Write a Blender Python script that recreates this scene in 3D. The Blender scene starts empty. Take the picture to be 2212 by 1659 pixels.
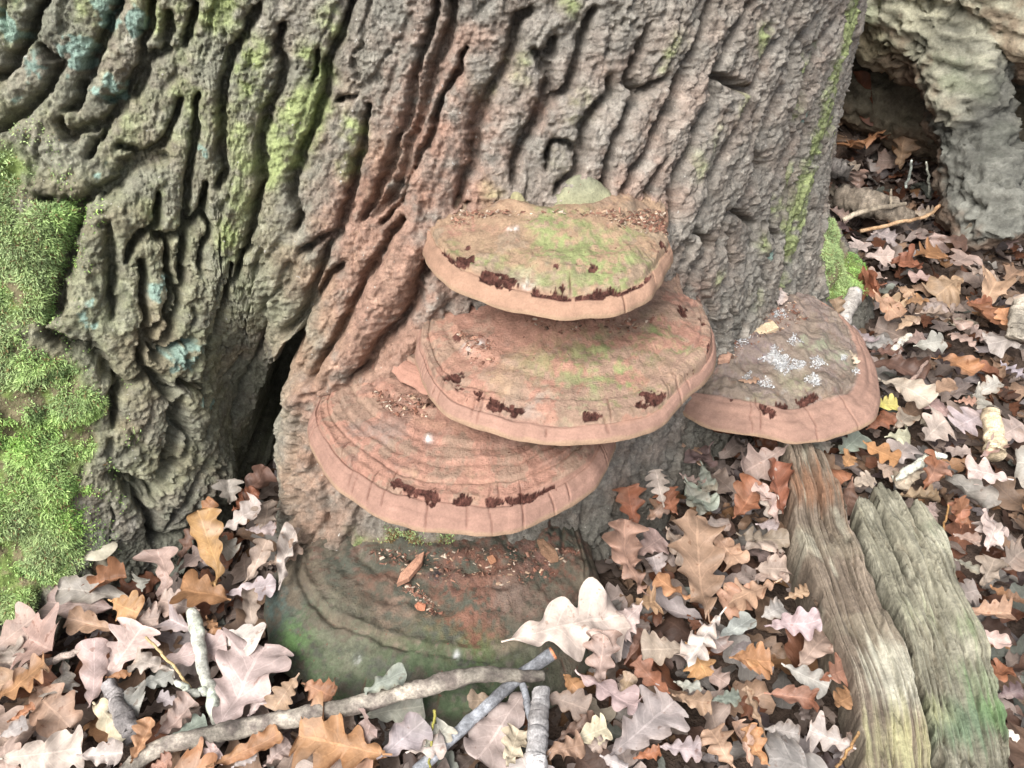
import bpy, math, random
import numpy as np
R = math.radians
random.seed(7)
rng = np.random.default_rng(7)
scn = bpy.context.scene
COL = scn.collection

# ------------------------------------------------------------------ camera
CAM_H, PITCH, TANX = 0.90, R(38.0), 0.589
TANY = TANX * 0.75
CP, SP = math.cos(PITCH), math.sin(PITCH)
cam_d = bpy.data.cameras.new('camera')
cam_d.sensor_width = 36.0
cam_d.lens = 18.0 / TANX
cam_d.clip_start = 0.02
cam_d.clip_end = 200.0
cam = bpy.data.objects.new('camera', cam_d)
cam.location = (0, 0, CAM_H)
cam.rotation_euler = (math.pi / 2 - PITCH, 0, 0)
COL.objects.link(cam)
scn.camera = cam

# ------------------------------------------------------------------ light
SUN_EL, SUN_AZ = R(50), R(208)
world = bpy.data.worlds.new('World')
scn.world = world
world.use_nodes = True
wn, wl = world.node_tree.nodes, world.node_tree.links
wn.clear()
sky = wn.new('ShaderNodeTexSky')
sky.sky_type = 'NISHITA'
sky.sun_disc = False
sky.sun_elevation = SUN_EL
sky.sun_rotation = SUN_AZ
sky.air_density = 1.0
sky.dust_density = 4.0
sky.ozone_density = 1.0
hsv = wn.new('ShaderNodeHueSaturation')
hsv.inputs['Saturation'].default_value = 0.45      # cloud cover takes the blue out of the sky
bg = wn.new('ShaderNodeBackground')
bg.inputs['Strength'].default_value = 0.10
out = wn.new('ShaderNodeOutputWorld')
wl.new(sky.outputs['Color'], hsv.inputs['Color'])
wl.new(hsv.outputs['Color'], bg.inputs['Color'])
wl.new(bg.outputs['Background'], out.inputs['Surface'])
sd = bpy.data.lights.new('sun', 'SUN')
sd.energy = 2.3
sd.angle = R(38)
sd.color = (1.0, 0.985, 0.96)
sun = bpy.data.objects.new('sun', sd)
COL.objects.link(sun)
_d = np.array([math.sin(SUN_AZ) * math.cos(SUN_EL), math.cos(SUN_AZ) * math.cos(SUN_EL), math.sin(SUN_EL)])
from mathutils import Vector, Matrix
sun.rotation_euler = Vector(_d).to_track_quat('Z', 'Y').to_euler()
scn.view_settings.view_transform = 'Standard'
scn.view_settings.look = 'None'
scn.view_settings.gamma = 1.0
scn.view_settings.exposure = 1.32
scn.cycles.max_bounces = 6
scn.cycles.diffuse_bounces = 4

# ------------------------------------------------------------------ helpers
def ray(px, py):
    r = (px - 1106.0) / 1106.0 * TANX
    u = (829.5 - py) / 829.5 * TANY
    return np.array([r, CP + u * SP, -SP + u * CP])

def at_z(px, py, z):
    d = ray(px, py)
    t = (z - CAM_H) / d[2]
    return np.array([d[0] * t, d[1] * t, z])

def at_y(px, py, y):
    d = ray(px, py)
    t = y / d[1]
    return np.array([d[0] * t, y, CAM_H + d[2] * t])

def project(P):
    x, y, z = P[..., 0], P[..., 1], P[..., 2] - CAM_H
    dep = y * CP - z * SP
    up = y * SP + z * CP
    dep = np.maximum(dep, 1e-3)
    return 1106 + 1106 * x / dep / TANX, 829.5 - 829.5 * up / dep / TANY

_tab = np.random.default_rng(11).random(65536).astype(np.float32)
def vnoise(P, seed=0):
    """smooth value noise, P (N,3) -> 0..1"""
    P = np.asarray(P, dtype=np.float64)
    i = np.floor(P)
    f = (P - i).astype(np.float32)
    i = i.astype(np.int64)
    f = f * f * f * (f * (f * 6 - 15) + 10)
    fx, fy, fz = f[:, 0], f[:, 1], f[:, 2]
    hx = [(i[:, 0] + a) * 73856093 for a in (0, 1)]
    hy = [(i[:, 1] + a) * 19349663 for a in (0, 1)]
    hz = [(i[:, 2] + a) * 83492791 + seed * 7919 for a in (0, 1)]
    def h(a, b, c):
        v = hx[a] ^ hy[b] ^ hz[c]
        v ^= v >> 13
        return _tab[(v * 0x5bd1e995 >> 7) & 65535]
    x00 = h(0, 0, 0) * (1 - fx) + h(1, 0, 0) * fx
    x10 = h(0, 1, 0) * (1 - fx) + h(1, 1, 0) * fx
    x01 = h(0, 0, 1) * (1 - fx) + h(1, 0, 1) * fx
    x11 = h(0, 1, 1) * (1 - fx) + h(1, 1, 1) * fx
    y0 = x00 * (1 - fy) + x10 * fy
    y1 = x01 * (1 - fy) + x11 * fy
    return y0 * (1 - fz) + y1 * fz

_rot = np.array([[0.36, 0.48, -0.8], [-0.8, 0.6, 0.0], [0.48, 0.64, 0.6]])
def fbm(P, octv=4, seed=0, gain=0.5, rot=True):
    """-1..1 fractal noise"""
    P = np.asarray(P, dtype=np.float64)
    s, a, tot = 0, 1.0, 0.0
    for k in range(octv):
        s = s + a * (vnoise(P, seed + k) * 2 - 1)
        tot += a
        a *= gain
        P = (P @ _rot.T if rot else P) * 2.03 + 3.7
    return s / tot * 1.5

def sstep(a, b, x):
    t = np.clip((x - a) / (b - a), 0, 1)
    return t * t * (3 - 2 * t)

def resample(pts, n, smooth=True):
    """Catmull-Rom through pts then n even points by length"""
    pts = np.asarray(pts, float)
    if smooth and len(pts) > 2:
        ext = np.vstack([2 * pts[0] - pts[1], pts, 2 * pts[-1] - pts[-2]])
        o = []
        t = np.linspace(0, 1, 16, endpoint=False)[:, None]
        for k in range(len(pts) - 1):
            a, b, c, d = ext[k:k + 4]
            o.append(0.5 * ((2 * b) + (c - a) * t + (2 * a - 5 * b + 4 * c - d) * t * t + (3 * b - a - 3 * c + d) * t ** 3))
        pts = np.vstack(o + [pts[-1:]])
    s = np.r_[0, np.cumsum(np.linalg.norm(np.diff(pts, axis=0), axis=1))]
    q = np.linspace(0, s[-1], n)
    return np.stack([np.interp(q, s, pts[:, k]) for k in range(pts.shape[1])], 1)

def mesh_np(name, V, F, mat=None, col=None, uv=None, smooth=True, parent=None, extra=None):
    """V (n,3), F (m,4) or (m,3) int -> linked object"""
    V = np.asarray(V, np.float32)
    F = np.asarray(F, np.int32)
    k = F.shape[1]
    me = bpy.data.meshes.new(name)
    me.vertices.add(len(V))
    me.vertices.foreach_set('co', V.ravel())
    me.loops.add(F.size)
    me.loops.foreach_set('vertex_index', F.ravel())
    me.polygons.add(len(F))
    me.polygons.foreach_set('loop_start', np.arange(0, F.size, k, dtype=np.int32))
    me.polygons.foreach_set('use_smooth', np.full(len(F), smooth))
    if col is not None:
        a = me.attributes.new('col', 'FLOAT_COLOR', 'POINT')
        c4 = np.ones((len(V), 4), np.float32)
        c4[:, :3] = np.clip(col, 0, 1)
        a.data.foreach_set('color', c4.ravel())
    if uv is not None:
        a = me.attributes.new('leafuv', 'FLOAT_VECTOR', 'POINT')
        u3 = np.zeros((len(V), 3), np.float32)
        u3[:, :uv.shape[1]] = uv
        a.data.foreach_set('vector', u3.ravel())
    me.update(calc_edges=True)
    if mat:
        me.materials.append(mat)
    o = bpy.data.objects.new(name, me)
    COL.objects.link(o)
    if parent:
        o.parent = parent
    return o

def grid_faces(nr, nc, wrap=False):
    r = np.arange(nr - 1)[:, None]
    c = np.arange(nc if wrap else nc - 1)[None, :]
    c2 = (c + 1) % nc
    return np.stack([r * nc + c, r * nc + c2, (r + 1) * nc + c2, (r + 1) * nc + c], -1).reshape(-1, 4)

def submesh(V, F, keep):
    f = F[keep]
    u, inv = np.unique(f, return_inverse=True)
    return u, inv.reshape(f.shape)

def tag(o, label=None, cat=None, group=None, kind=None):
    if label: o['label'] = label
    if cat: o['category'] = cat
    if group: o['group'] = group
    if kind: o['kind'] = kind
    return o

def empty(name, loc=(0, 0, 0)):
    o = bpy.data.objects.new(name, None)
    o.empty_display_size = 0.05
    o.location = loc
    COL.objects.link(o)
    return o

def put(o, parent):
    """parent keeping world place (parents here carry translation only)"""
    o.parent = parent
    o.location = Vector(o.location) - Vector(parent.location)
    return o

# ------------------------------------------------------------------ materials
def mat_surface(name, rough=0.85, scale=60.0, var=0.35, bump=0.25, bdist=0.003, fine=400.0, spec=0.3, stretch=(1, 1, 1), speck=None):
    """colour comes from the piece's own 'col' attribute; noise adds grain, wear and relief"""
    m = bpy.data.materials.new(name)
    m.use_nodes = True
    n, l = m.node_tree.nodes, m.node_tree.links
    b = n['Principled BSDF']
    b.inputs['Roughness'].default_value = rough
    b.inputs['Specular IOR Level'].default_value = spec
    at = n.new('ShaderNodeAttribute'); at.attribute_name = 'col'
    tc = n.new('ShaderNodeTexCoord')
    mp = n.new('ShaderNodeMapping'); mp.inputs['Scale'].default_value = stretch
    l.new(tc.outputs['Object'], mp.inputs['Vector'])
    n1 = n.new('ShaderNodeTexNoise'); n1.inputs['Scale'].default_value = scale; n1.inputs['Detail'].default_value = 6
    n1.inputs['Roughness'].default_value = 0.65
    n2 = n.new('ShaderNodeTexNoise'); n2.inputs['Scale'].default_value = fine; n2.inputs['Detail'].default_value = 4
    n2.inputs['Roughness'].default_value = 0.7
    for q in (n1, n2):
        l.new(mp.outputs['Vector'], q.inputs['Vector'])
    r1 = n.new('ShaderNodeMapRange')
    r1.inputs['From Min'].default_value = 0.3; r1.inputs['From Max'].default_value = 0.7
    r1.inputs['To Min'].default_value = 1 - var; r1.inputs['To Max'].default_value = 1 + var
    l.new(n1.outputs['Fac'], r1.inputs['Value'])
    r2 = n.new('ShaderNodeMapRange')
    r2.inputs['From Min'].default_value = 0.3; r2.inputs['From Max'].default_value = 0.7
    r2.inputs['To Min'].default_value = 1 - var * 0.8; r2.inputs['To Max'].default_value = 1 + var * 0.8
    l.new(n2.outputs['Fac'], r2.inputs['Value'])
    mu = n.new('ShaderNodeMath'); mu.operation = 'MULTIPLY'
    l.new(r1.outputs[0], mu.inputs[0]); l.new(r2.outputs[0], mu.inputs[1])
    vm = n.new('ShaderNodeVectorMath'); vm.operation = 'SCALE'
    l.new(at.outputs['Color'], vm.inputs[0]); l.new(mu.outputs[0], vm.inputs['Scale'])
    last = vm.outputs['Vector']
    if speck:
        n3 = n.new('ShaderNodeTexNoise'); n3.inputs['Scale'].default_value = speck[1]; n3.inputs['Detail'].default_value = 2
        l.new(tc.outputs['Object'], n3.inputs['Vector'])
        r3 = n.new('ShaderNodeMapRange')
        r3.inputs['From Min'].default_value = speck[2]; r3.inputs['From Max'].default_value = speck[2] + 0.04
        l.new(n3.outputs['Fac'], r3.inputs['Value'])
        mx = n.new('ShaderNodeMix'); mx.data_type = 'RGBA'
        l.new(r3.outputs[0], mx.inputs['Factor'])
        l.new(last, mx.inputs['A']); mx.inputs['B'].default_value = (*speck[0], 1)
        last = mx.outputs['Result']
    l.new(last, b.inputs['Base Color'])
    ad = n.new('ShaderNodeMath'); ad.operation = 'ADD'
    l.new(n1.outputs['Fac'], ad.inputs[0]); l.new(n2.outputs['Fac'], ad.inputs[1])
    bp = n.new('ShaderNodeBump'); bp.inputs['Strength'].default_value = bump; bp.inputs['Distance'].default_value = bdist
    l.new(ad.outputs[0], bp.inputs['Height']); l.new(bp.outputs['Normal'], b.inputs['Normal'])
    return m

M_BARK = mat_surface('oak_bark', 0.92, 80, 0.34, 0.9, 0.004, 360, 0.15, speck=((.42, .40, .36), 170.0, 0.72))
M_CAP = mat_surface('fungus_crust', 0.88, 70, 0.24, 0.75, 0.003, 330, 0.2, speck=((.13, .06, .045), 170.0, 0.71))
M_MARGIN = mat_surface('fungus_margin', 0.88, 60, 0.15, 0.5, 0.002, 420, 0.2)
M_PORE = mat_surface('fungus_pores', 0.9, 60, 0.12, 0.2, 0.001, 900, 0.2)
M_FLESH = mat_surface('fungus_torn_flesh', 0.95, 140, 0.5, 0.9, 0.004, 500, 0.15)
M_MOSS = mat_surface('moss', 0.8, 60, 0.2, 0.0, 0.001, 300, 0.3)
M_WOOD = mat_surface('rotten_wood', 0.9, 30, 0.3, 0.7, 0.004, 160, 0.2)
M_STICK = mat_surface('stick_bark', 0.85, 90, 0.45, 0.5, 0.002, 380, 0.25)
M_CHIP = mat_surface('split_wood', 0.85, 120, 0.25, 0.4, 0.0015, 500, 0.2)
M_SOIL = mat_surface('leaf_mould', 0.95, 12, 0.5, 0.8, 0.01, 90, 0.15)
M_CRUMB = mat_surface('crumbs', 0.9, 80, 0.3, 0.3, 0.001, 400, 0.2)

def mat_leaf():
    m = bpy.data.materials.new('dead_oak_leaf')
    m.use_nodes = True
    n, l = m.node_tree.nodes, m.node_tree.links
    b = n['Principled BSDF']
    b.inputs['Roughness'].default_value = 0.55
    b.inputs['Specular IOR Level'].default_value = 0.35
    at = n.new('ShaderNodeAttribute'); at.attribute_name = 'col'
    uv = n.new('ShaderNodeAttribute'); uv.attribute_name = 'leafuv'
    sx = n.new('ShaderNodeSeparateXYZ'); l.new(uv.outputs['Vector'], sx.inputs[0])
    def math_(op, a, bb=None, c=None):
        q = n.new('ShaderNodeMath'); q.operation = op
        for i, v in enumerate((a, bb, c)):
            if v is None: continue
            if isinstance(v, (int, float)): q.inputs[i].default_value = v
            else: l.new(v, q.inputs[i])
        return q.outputs[0]
    av = math_('ABSOLUTE', sx.outputs['Y'])
    mid = math_('LESS_THAN', av, 0.045)
    # side veins run forward from the midrib
    ph = math_('MULTIPLY', math_('SUBTRACT', sx.outputs['X'], math_('MULTIPLY', av, 0.17)), 7.0)
    fr = math_('ABSOLUTE', math_('SUBTRACT', math_('FRACT', ph), 0.5))
    side = math_('MULTIPLY', math_('LESS_THAN', fr, 0.055), 0.55)
    vein = math_('MAXIMUM', mid, side)
    tc = n.new('ShaderNodeTexCoord')
    n1 = n.new('ShaderNodeTexNoise'); n1.inputs['Scale'].default_value = 38; n1.inputs['Detail'].default_value = 5
    l.new(tc.outputs['Object'], n1.inputs['Vector'])
    n2 = n.new('ShaderNodeTexNoise'); n2.inputs['Scale'].default_value = 330; n2.inputs['Detail'].default_value = 3
    l.new(tc.outputs['Object'], n2.inputs['Vector'])
    r1 = n.new('ShaderNodeMapRange'); r1.inputs['From Min'].default_value = .32; r1.inputs['From Max'].default_value = .68
    r1.inputs['To Min'].default_value = .66; r1.inputs['To Max'].default_value = 1.22
    l.new(n1.outputs['Fac'], r1.inputs['Value'])
    r2 = n.new('ShaderNodeMapRange'); r2.inputs['From Min'].default_value = .35; r2.inputs['From Max'].default_value = .65
    r2.inputs['To Min'].default_value = .93; r2.inputs['To Max'].default_value = 1.06
    l.new(n2.outputs['Fac'], r2.inputs['Value'])
    k = math_('MULTIPLY', r1.outputs[0], r2.outputs[0])
    k = math_('MULTIPLY', k, math_('ADD', 1.0, math_('MULTIPLY', vein, 0.30)))
    vm = n.new('ShaderNodeVectorMath'); vm.operation = 'SCALE'
    l.new(at.outputs['Color'], vm.inputs[0]); l.new(k, vm.inputs['Scale'])
    # rust spots
    n3 = n.new('ShaderNodeTexNoise'); n3.inputs['Scale'].default_value = 95; n3.inputs['Detail'].default_value = 2
    l.new(tc.outputs['Object'], n3.inputs['Vector'])
    r3 = n.new('ShaderNodeMapRange'); r3.inputs['From Min'].default_value = .67; r3.inputs['From Max'].default_value = .72
    r3.inputs['To Max'].default_value = .55
    l.new(n3.outputs['Fac'], r3.inputs['Value'])
    mx = n.new('ShaderNodeMix'); mx.data_type = 'RGBA'; mx.blend_type = 'MULTIPLY'
    l.new(r3.outputs[0], mx.inputs['Factor']); l.new(vm.outputs[0], mx.inputs['A'])
    mx.inputs['B'].default_value = (.5, .34, .26, 1)
    l.new(mx.outputs['Result'], b.inputs['Base Color'])
    hh = math_('ADD', math_('MULTIPLY', vein, 0.8), math_('MULTIPLY', n2.outputs['Fac'], 0.6))
    hh = math_('ADD', hh, math_('MULTIPLY', n1.outputs['Fac'], 1.6))
    bp = n.new('ShaderNodeBump'); bp.inputs['Strength'].default_value = .5; bp.inputs['Distance'].default_value = .0016
    l.new(hh, bp.inputs['Height']); l.new(bp.outputs['Normal'], b.inputs['Normal'])
    tr = n.new('ShaderNodeBsdfTranslucent'); l.new(mx.outputs['Result'], tr.inputs['Color'])
    ms = n.new('ShaderNodeMixShader'); ms.inputs[0].default_value = .16
    l.new(b.outputs[0], ms.inputs[1]); l.new(tr.outputs[0], ms.inputs[2])
    l.new(ms.outputs[0], n['Material Output'].inputs['Surface'])
    return m
M_LEAF = mat_leaf()

# ------------------------------------------------------------------ photo tracings: zoomed views -> one pixel frame
ZOOM = {'1': (0, 0, 1.659), '2': (1000, 0, 1.659), '3': (2100, 0, 1.659), '4': (0, 900, 1.508), '5': (900, 500, 1.58),
        '6': (2000, 800, 1.659), '7': (0, 1500, 1.58), '8': (1300, 1500, 1.75), '9': (2300, 1300, 1.445), 'F': (0, 0, .67770)}
def zp(z, x, y):
    ox, oy, s = ZOOM[z]
    return ((ox + x / s) * .67770, (oy + y / s) * .67770)
def zpl(z, s):
    v = [float(t) for t in s.replace(',', ' ').split()]
    return [zp(z, v[i], v[i + 1]) for i in range(0, len(v), 2)]

# ================================================================== GROUND
def ground_h(x, y):
    x = np.asarray(x, float); y = np.asarray(y, float)
    P = np.stack([x * 2.2, y * 2.2, np.zeros_like(x)], -1).reshape(-1, 3)
    h = fbm(P, 3, 31).reshape(x.shape) * 0.018
    h = h + .20 * sstep(1.9, 2.5, y) * sstep(.3, .6, x)
    return h - 0.034

def build_ground():
    def axis(a, b, n, far):
        core = np.linspace(a, b, n)
        outr = np.geomspace(1, far, 26)[1:] - 1
        return np.r_[a - outr[::-1], core, b + outr]
    xs = axis(-1.6, 2.2, 260, 60); ys = axis(0.2, 4.2, 260, 60)
    X, Y = np.meshgrid(xs, ys)
    H = ground_h(X, Y)
    H += fbm(np.stack([X * 30, Y * 30, X * 0], -1).reshape(-1, 3), 4, 77).reshape(X.shape) * 0.004
    V = np.stack([X, Y, H], -1).reshape(-1, 3)
    n1 = fbm(V * 9, 4, 5); n2 = fbm(V * 60, 3, 6)
    c = np.array([.060, .042, .032]) * (1 + .5 * n1[:, None]) + np.array([.04, .03, .025]) * np.clip(n2, 0, 1)[:, None]
    o = mesh_np('ground', V, grid_faces(len(ys), len(xs)), M_SOIL, c)
    tag(o, 'dark woodland soil under the fallen leaves', None, None, 'structure')
build_ground()

# ================================================================== OAK TRUNK
LV = [-.08, 0., .12, .30, .60, 1.2, 2.6]
C0 = [(-.55,2.35),(-1.05,1.9),(-1.2,1.3),(-1.02,.85),(-.80,.66),(-.63,.68),(-.50,.77),(-.43,.86),(-.395,.98),(-.35,1.02),(-.315,.95),(-.28,.80),(-.16,.77),(0,.78),(.14,.85),(.26,.98),(.36,1.11),(.47,1.25),(.62,1.38),(.68,1.50),(.63,1.70),(.55,2.0),(.25,2.35),(-.15,2.5)]
C1 = [(-.52,2.33),(-1.0,1.9),(-1.12,1.35),(-.98,.95),(-.78,.74),(-.62,.74),(-.50,.79),(-.43,.86),(-.385,.98),(-.345,1.0),(-.31,.92),(-.27,.85),(-.15,.85),(0,.87),(.14,.92),(.25,1.02),(.35,1.13),(.45,1.26),(.55,1.39),(.58,1.52),(.585,1.70),(.52,2.0),(.23,2.33),(-.15,2.46)]
C2 = [(-.50,2.31),(-.95,1.9),(-1.02,1.4),(-.92,1.05),(-.76,.83),(-.60,.80),(-.48,.84),(-.41,.89),(-.365,.932),(-.325,.940),(-.28,.925),(-.21,.92),(-.11,.915),(0,.93),(.11,.945),(.22,1.01),(.32,1.13),(.42,1.26),(.50,1.38),(.555,1.52),(.57,1.70),(.50,2.0),(.22,2.3),(-.15,2.42)]
C3 = [(-.45,2.3),(-.85,1.85),(-.92,1.45),(-.85,1.15),(-.72,.99),(-.58,.95),(-.47,.965),(-.40,.985),(-.34,1.0),(-.29,1.01),(-.24,1.02),(-.17,1.03),(-.08,1.03),(.02,1.03),(.12,1.04),(.22,1.085),(.32,1.16),(.42,1.27),(.50,1.39),(.555,1.53),(.565,1.70),(.49,2.0),(.2,2.28),(-.15,2.4)]
def _sc(C, k):
    c = np.array([-.12, 1.70])
    return [tuple(c + (np.array(p) - c) * k) for p in C]
CONT = np.array([_sc(C0, 1.04), C0, C1, C2, C3, _sc(C3, .93), _sc(C3, .86)])       # levels x columns x 2

def hermite(x, xp, Y):
    """monotone-ish cubic in x for array Y (levels, ...)"""
    xp = np.asarray(xp)
    d = np.diff(Y, axis=0) / np.diff(xp).reshape(-1, *([1] * (Y.ndim - 1)))
    m = np.zeros_like(Y)
    m[0], m[-1] = d[0], d[-1]
    m[1:-1] = (d[:-1] + d[1:]) / 2
    k = np.clip(np.searchsorted(xp, x) - 1, 0, len(xp) - 2)
    h = (xp[k + 1] - xp[k]); t = (x - xp[k]) / h
    sh = (-1, *([1] * (Y.ndim - 1)))
    t = t.reshape(sh); h = h.reshape(sh)
    return (2*t**3-3*t**2+1)*Y[k] + (t**3-2*t**2+t)*h*m[k] + (-2*t**3+3*t**2)*Y[k+1] + (t**3-t**2)*h*m[k+1]

def build_trunk_base():
    zr = np.r_[np.linspace(-.08, -.02, 6)[:-1], np.linspace(-.02, .74, 500), np.geomspace(.745, 2.6, 50)]
    ncol = CONT.shape[1]
    dens = np.r_[np.full(4, 14), [70, 84, 66, 60, 60, 40, 52, 66, 62, 62, 66, 66, 66, 66, 66, 60, 30], np.full(3, 14)].astype(int)
    q = np.concatenate([k + np.arange(dens[k]) / dens[k] for k in range(ncol)])
    L = hermite(zr, LV, CONT)                               # rows x ncol x 2
    k = np.floor(q).astype(int); t = (q - k)[None, :, None]
    g = lambda o: L[:, (k + o) % ncol]
    a, b, c, d = g(-1), g(0), g(1), g(2)
    XY = 0.5 * ((2*b) + (c-a)*t + (2*a-5*b+4*c-d)*t**2 + (3*b-a-3*c+d)*t**3)
    V = np.concatenate([XY, np.broadcast_to(zr[:, None, None], XY.shape[:2] + (1,))], -1)
    # arc length along the level of z = .3
    kz = int(np.argmin(abs(zr - .60)))
    ring = XY[kz]
    s = np.r_[0, np.cumsum(np.linalg.norm(np.diff(ring, axis=0), axis=1))]
    return V, zr, s, q
TV, TZ, TS, TQ = build_trunk_base()
NR, NC = TV.shape[:2]
def grid_normals(V, wrap=True):
    if wrap:
        dc = np.roll(V, -1, 1) - np.roll(V, 1, 1)
    else:
        dc = np.gradient(V, axis=1)
    dr = np.gradient(V, axis=0)
    n = np.cross(dc, dr)
    return n / np.maximum(np.linalg.norm(n, axis=-1, keepdims=True), 1e-9)
TN = grid_normals(TV)
_view = np.array([0, 0, CAM_H]) - TV
_fac = (TN * _view).sum(-1) > 0
_px, _py = project(TV)
_sub = np.zeros((NR, NC), bool); _sub[::2, ::2] = True
_sub &= _fac & (_px > -400) & (_px < 2600) & (_py > -300) & (TZ[:, None] < .8)
_ri, _ci = np.nonzero(_sub)
_pp = np.stack([_px[_sub], _py[_sub]], 1)
_dep = np.linalg.norm(_view[_sub], axis=1)
def on_trunk(pts):
    """pixels -> (s, z) on the trunk surface, nearest in front"""
    o = []
    for p in pts:
        d = (_pp[:, 0] - p[0]) ** 2 + (_pp[:, 1] - p[1]) ** 2
        m = d.min()
        c = np.nonzero(d < m + 60)[0]
        k = c[np.argmin(_dep[c] + np.sqrt(d[c]) * .002)]
        o.append((TS[_ci[k]], TZ[_ri[k]]))
    return np.array(o)
S2, Z2 = np.meshgrid(TS, TZ)

CRACKS = [
 ('1', '1030,0 1000,130 985,230', 1.1), ('1', '885,80 880,180 885,260', 1.5),
 ('1', '1310,170 1230,260 1200,380 1180,480 1190,600 1180,760 1190,900 1150,960', 1.5),
 ('1', '1490,130 1480,250 1500,350 1470,480 1410,600 1380,720 1385,850 1400,950 1350,1130 1310,1290', 1.5),
 ('1', '1825,170 1760,280 1740,380 1720,520 1650,680 1600,800 1560,930 1560,1050 1590,1130 1560,1210', 1.4),
 ('1', '1690,260 1670,350 1645,420', .7), ('1', '1310,170 1340,90 1370,0', 1),
 ('1', '0,440 60,380 150,260 170,200 200,100 260,0', 1.2),
 ('1', '0,700 80,630 190,550 280,430 330,330 270,310 230,250', 1.4),
 ('1', '370,600 420,560 440,480 480,370 510,290 560,190 620,60 640,0', 1.2),
 ('1', '600,520 720,500 760,430 770,330 830,280 900,260', 1.4),
 ('1', '350,640 370,720 420,700 560,640 650,580 670,520', 1.2),
 ('1', '640,780 720,810 800,800 850,770 900,720 920,640 940,560 960,520', 1.0),
 ('1', '560,1030 680,900 780,830 860,830', 1.8), ('1', '220,1060 330,1080 430,1070 540,1010 600,960', 1.3),
 ('1', '300,1640 340,1450 380,1280 410,1170 450,1090', 1.8), ('1', '580,1190 590,1300 590,1450 600,1659', 1.3),
 ('1', '660,1370 680,1270 730,1220 800,1180 810,1100 820,1010', 1.0),
 ('1', '780,1230 880,1250 960,1200 1060,1100 1080,960', 1.0), ('1', '880,1260 870,1400 880,1550 860,1659', 1.0),
 ('1', '1060,1100 1100,1200 1050,1300 1030,1400', .8), ('1', '1590,1320 1650,1290 1740,1250 1825,1180', 1.0),
 ('1', '1350,1290 1280,1310 1260,1430 1180,1480', .9), ('1', '1825,1380 1740,1450 1680,1560 1600,1659', 1.2),
 ('2', '750,0 720,130 640,400 580,560 540,700 500,830 480,930 430,1040 330,1120', 1.6),
 ('2', '810,240 770,350 720,440 660,600 640,680 560,830 520,930 470,1060 380,1190', .9),
 ('2', '1140,60 1070,90 1050,200 1020,340 920,480 880,580 870,640 850,760 820,880 790,920 750,1070', 1.7),
 ('2', '1170,280 1230,400 1210,550 1140,650 1090,760 1060,850 1040,930', 1.5),
 ('2', '1280,210 1240,280 1180,290', 1.1), ('2', '1470,50 1410,200 1380,320 1330,460 1240,520 1190,640', 1.2),
 ('2', '1540,410 1560,480 1470,560 1410,690 1410,790 1380,890 1280,1000', 1.4),
 ('2', '1740,130 1680,260 1640,400 1700,480 1640,600 1570,720 1540,850 1500,1040', 1.4),
 ('2', '1825,400 1720,480', 1.1), ('2', '1825,560 1760,700 1680,860 1600,1020', 1.3), ('2', '1825,830 1760,960 1720,1080', 1.1),
 ('2', '1230,880 1250,750 1330,770 1400,800', .7), ('2', '300,560 260,750 230,900 170,1100 110,1260', 1.2),
 ('2', '130,540 240,500', .5), ('2', '0,690 60,480 80,420 70,330 150,180 200,0', 1.0),
 ('3', '220,0 150,200 70,440 20,600', 1.4), ('3', '640,30 600,150 530,240 450,420 420,490', 1.2),
 ('3', '240,370 220,500 170,620 130,750 60,930 30,1000 40,1150', 1.5), ('3', '240,380 320,430 420,490', .9),
 ('3', '800,30 720,150 650,220 610,400 560,500 500,620 470,700', 1.3),
 ('3', '420,490 400,600 300,780 230,920 190,1050 150,1160', 1.3),
 ('3', '560,520 490,680 440,790 470,870 380,1050 290,1150 270,1280', 1.3),
 ('3', '900,60 790,230 700,400 650,560 640,700 580,830 540,950', 1.1), ('3', '740,320 700,470 660,640', .8),
 ('3', '690,640 620,790 560,950 540,1180 560,1240', 1.0), ('3', '800,420 740,560 690,800 640,950 590,1100', .9),
 ('3', '150,1200 220,1300 120,1450 100,1560', 1.1), ('3', '380,1060 360,1110 450,1180 420,1350 380,1450', .9),
 ('3', '860,560 810,720 790,870 760,1000 740,1100', .9), ('3', '320,1200 330,1380 270,1500', .9),
 ('3', '960,200 900,350 840,560', .8), ('3', '410,0 330,160 270,300 240,370', 1.2), ('3', '760,1110 700,1260 640,1380', .9),
 ('4', '240,180 280,90 300,0', 1.5), ('4', '230,240 420,300 470,340 530,440 600,480', 1.4),
 ('4', '600,480 690,430 740,440 790,520 830,480', 1.0), ('4', '550,660 540,520 620,480', 1.0),
 ('4', '790,560 810,650 790,780 760,900 720,980 560,920 530,880', 1.4),
 ('4', '740,180 700,270 740,340 830,270 900,250', .9), ('4', '820,450 880,490 960,480 950,400', .8),
 ('4', '840,540 830,640 870,700 850,790 780,890', .9), ('4', '1180,340 1130,410 1060,500 980,640 950,720', .8),
 ('4', '1520,0 1480,120 1380,240', 1.5), ('4', '1030,160 990,290 950,380', .8),
 ('4', '870,1150 720,1220 700,1090 640,1000 560,930', 1.0), ('4', '1370,380 1360,520 1340,640 1320,780', .8),
 ('4', '1300,150 1270,280 1200,420 1150,600 1100,760', .7), ('4', '940,820 850,1000 770,1130', .6),
]
CRACKS += [('F', '925,560 905,640 850,710 800,770 770,800', 1.5), ('F', '880,470 820,560 770,650 730,730 690,800', 1.2), ('F', '760,440 700,560 670,640 655,720', 1.3),
 ('F', '1010,440 985,480 960,520', 1.2), ('F', '950,0 905,150 870,280 840,380 790,470', 1.3), ('F', '330,0 320,60 300,150 240,260 200,330', 1.0), ('F', '430,200 420,320 400,430 395,520 380,640 330,760', 1.1),
 ('F', '300,560 310,680 300,790', 1.0), ('F', '500,560 470,660 440,760 420,860', 1.0)]
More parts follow.
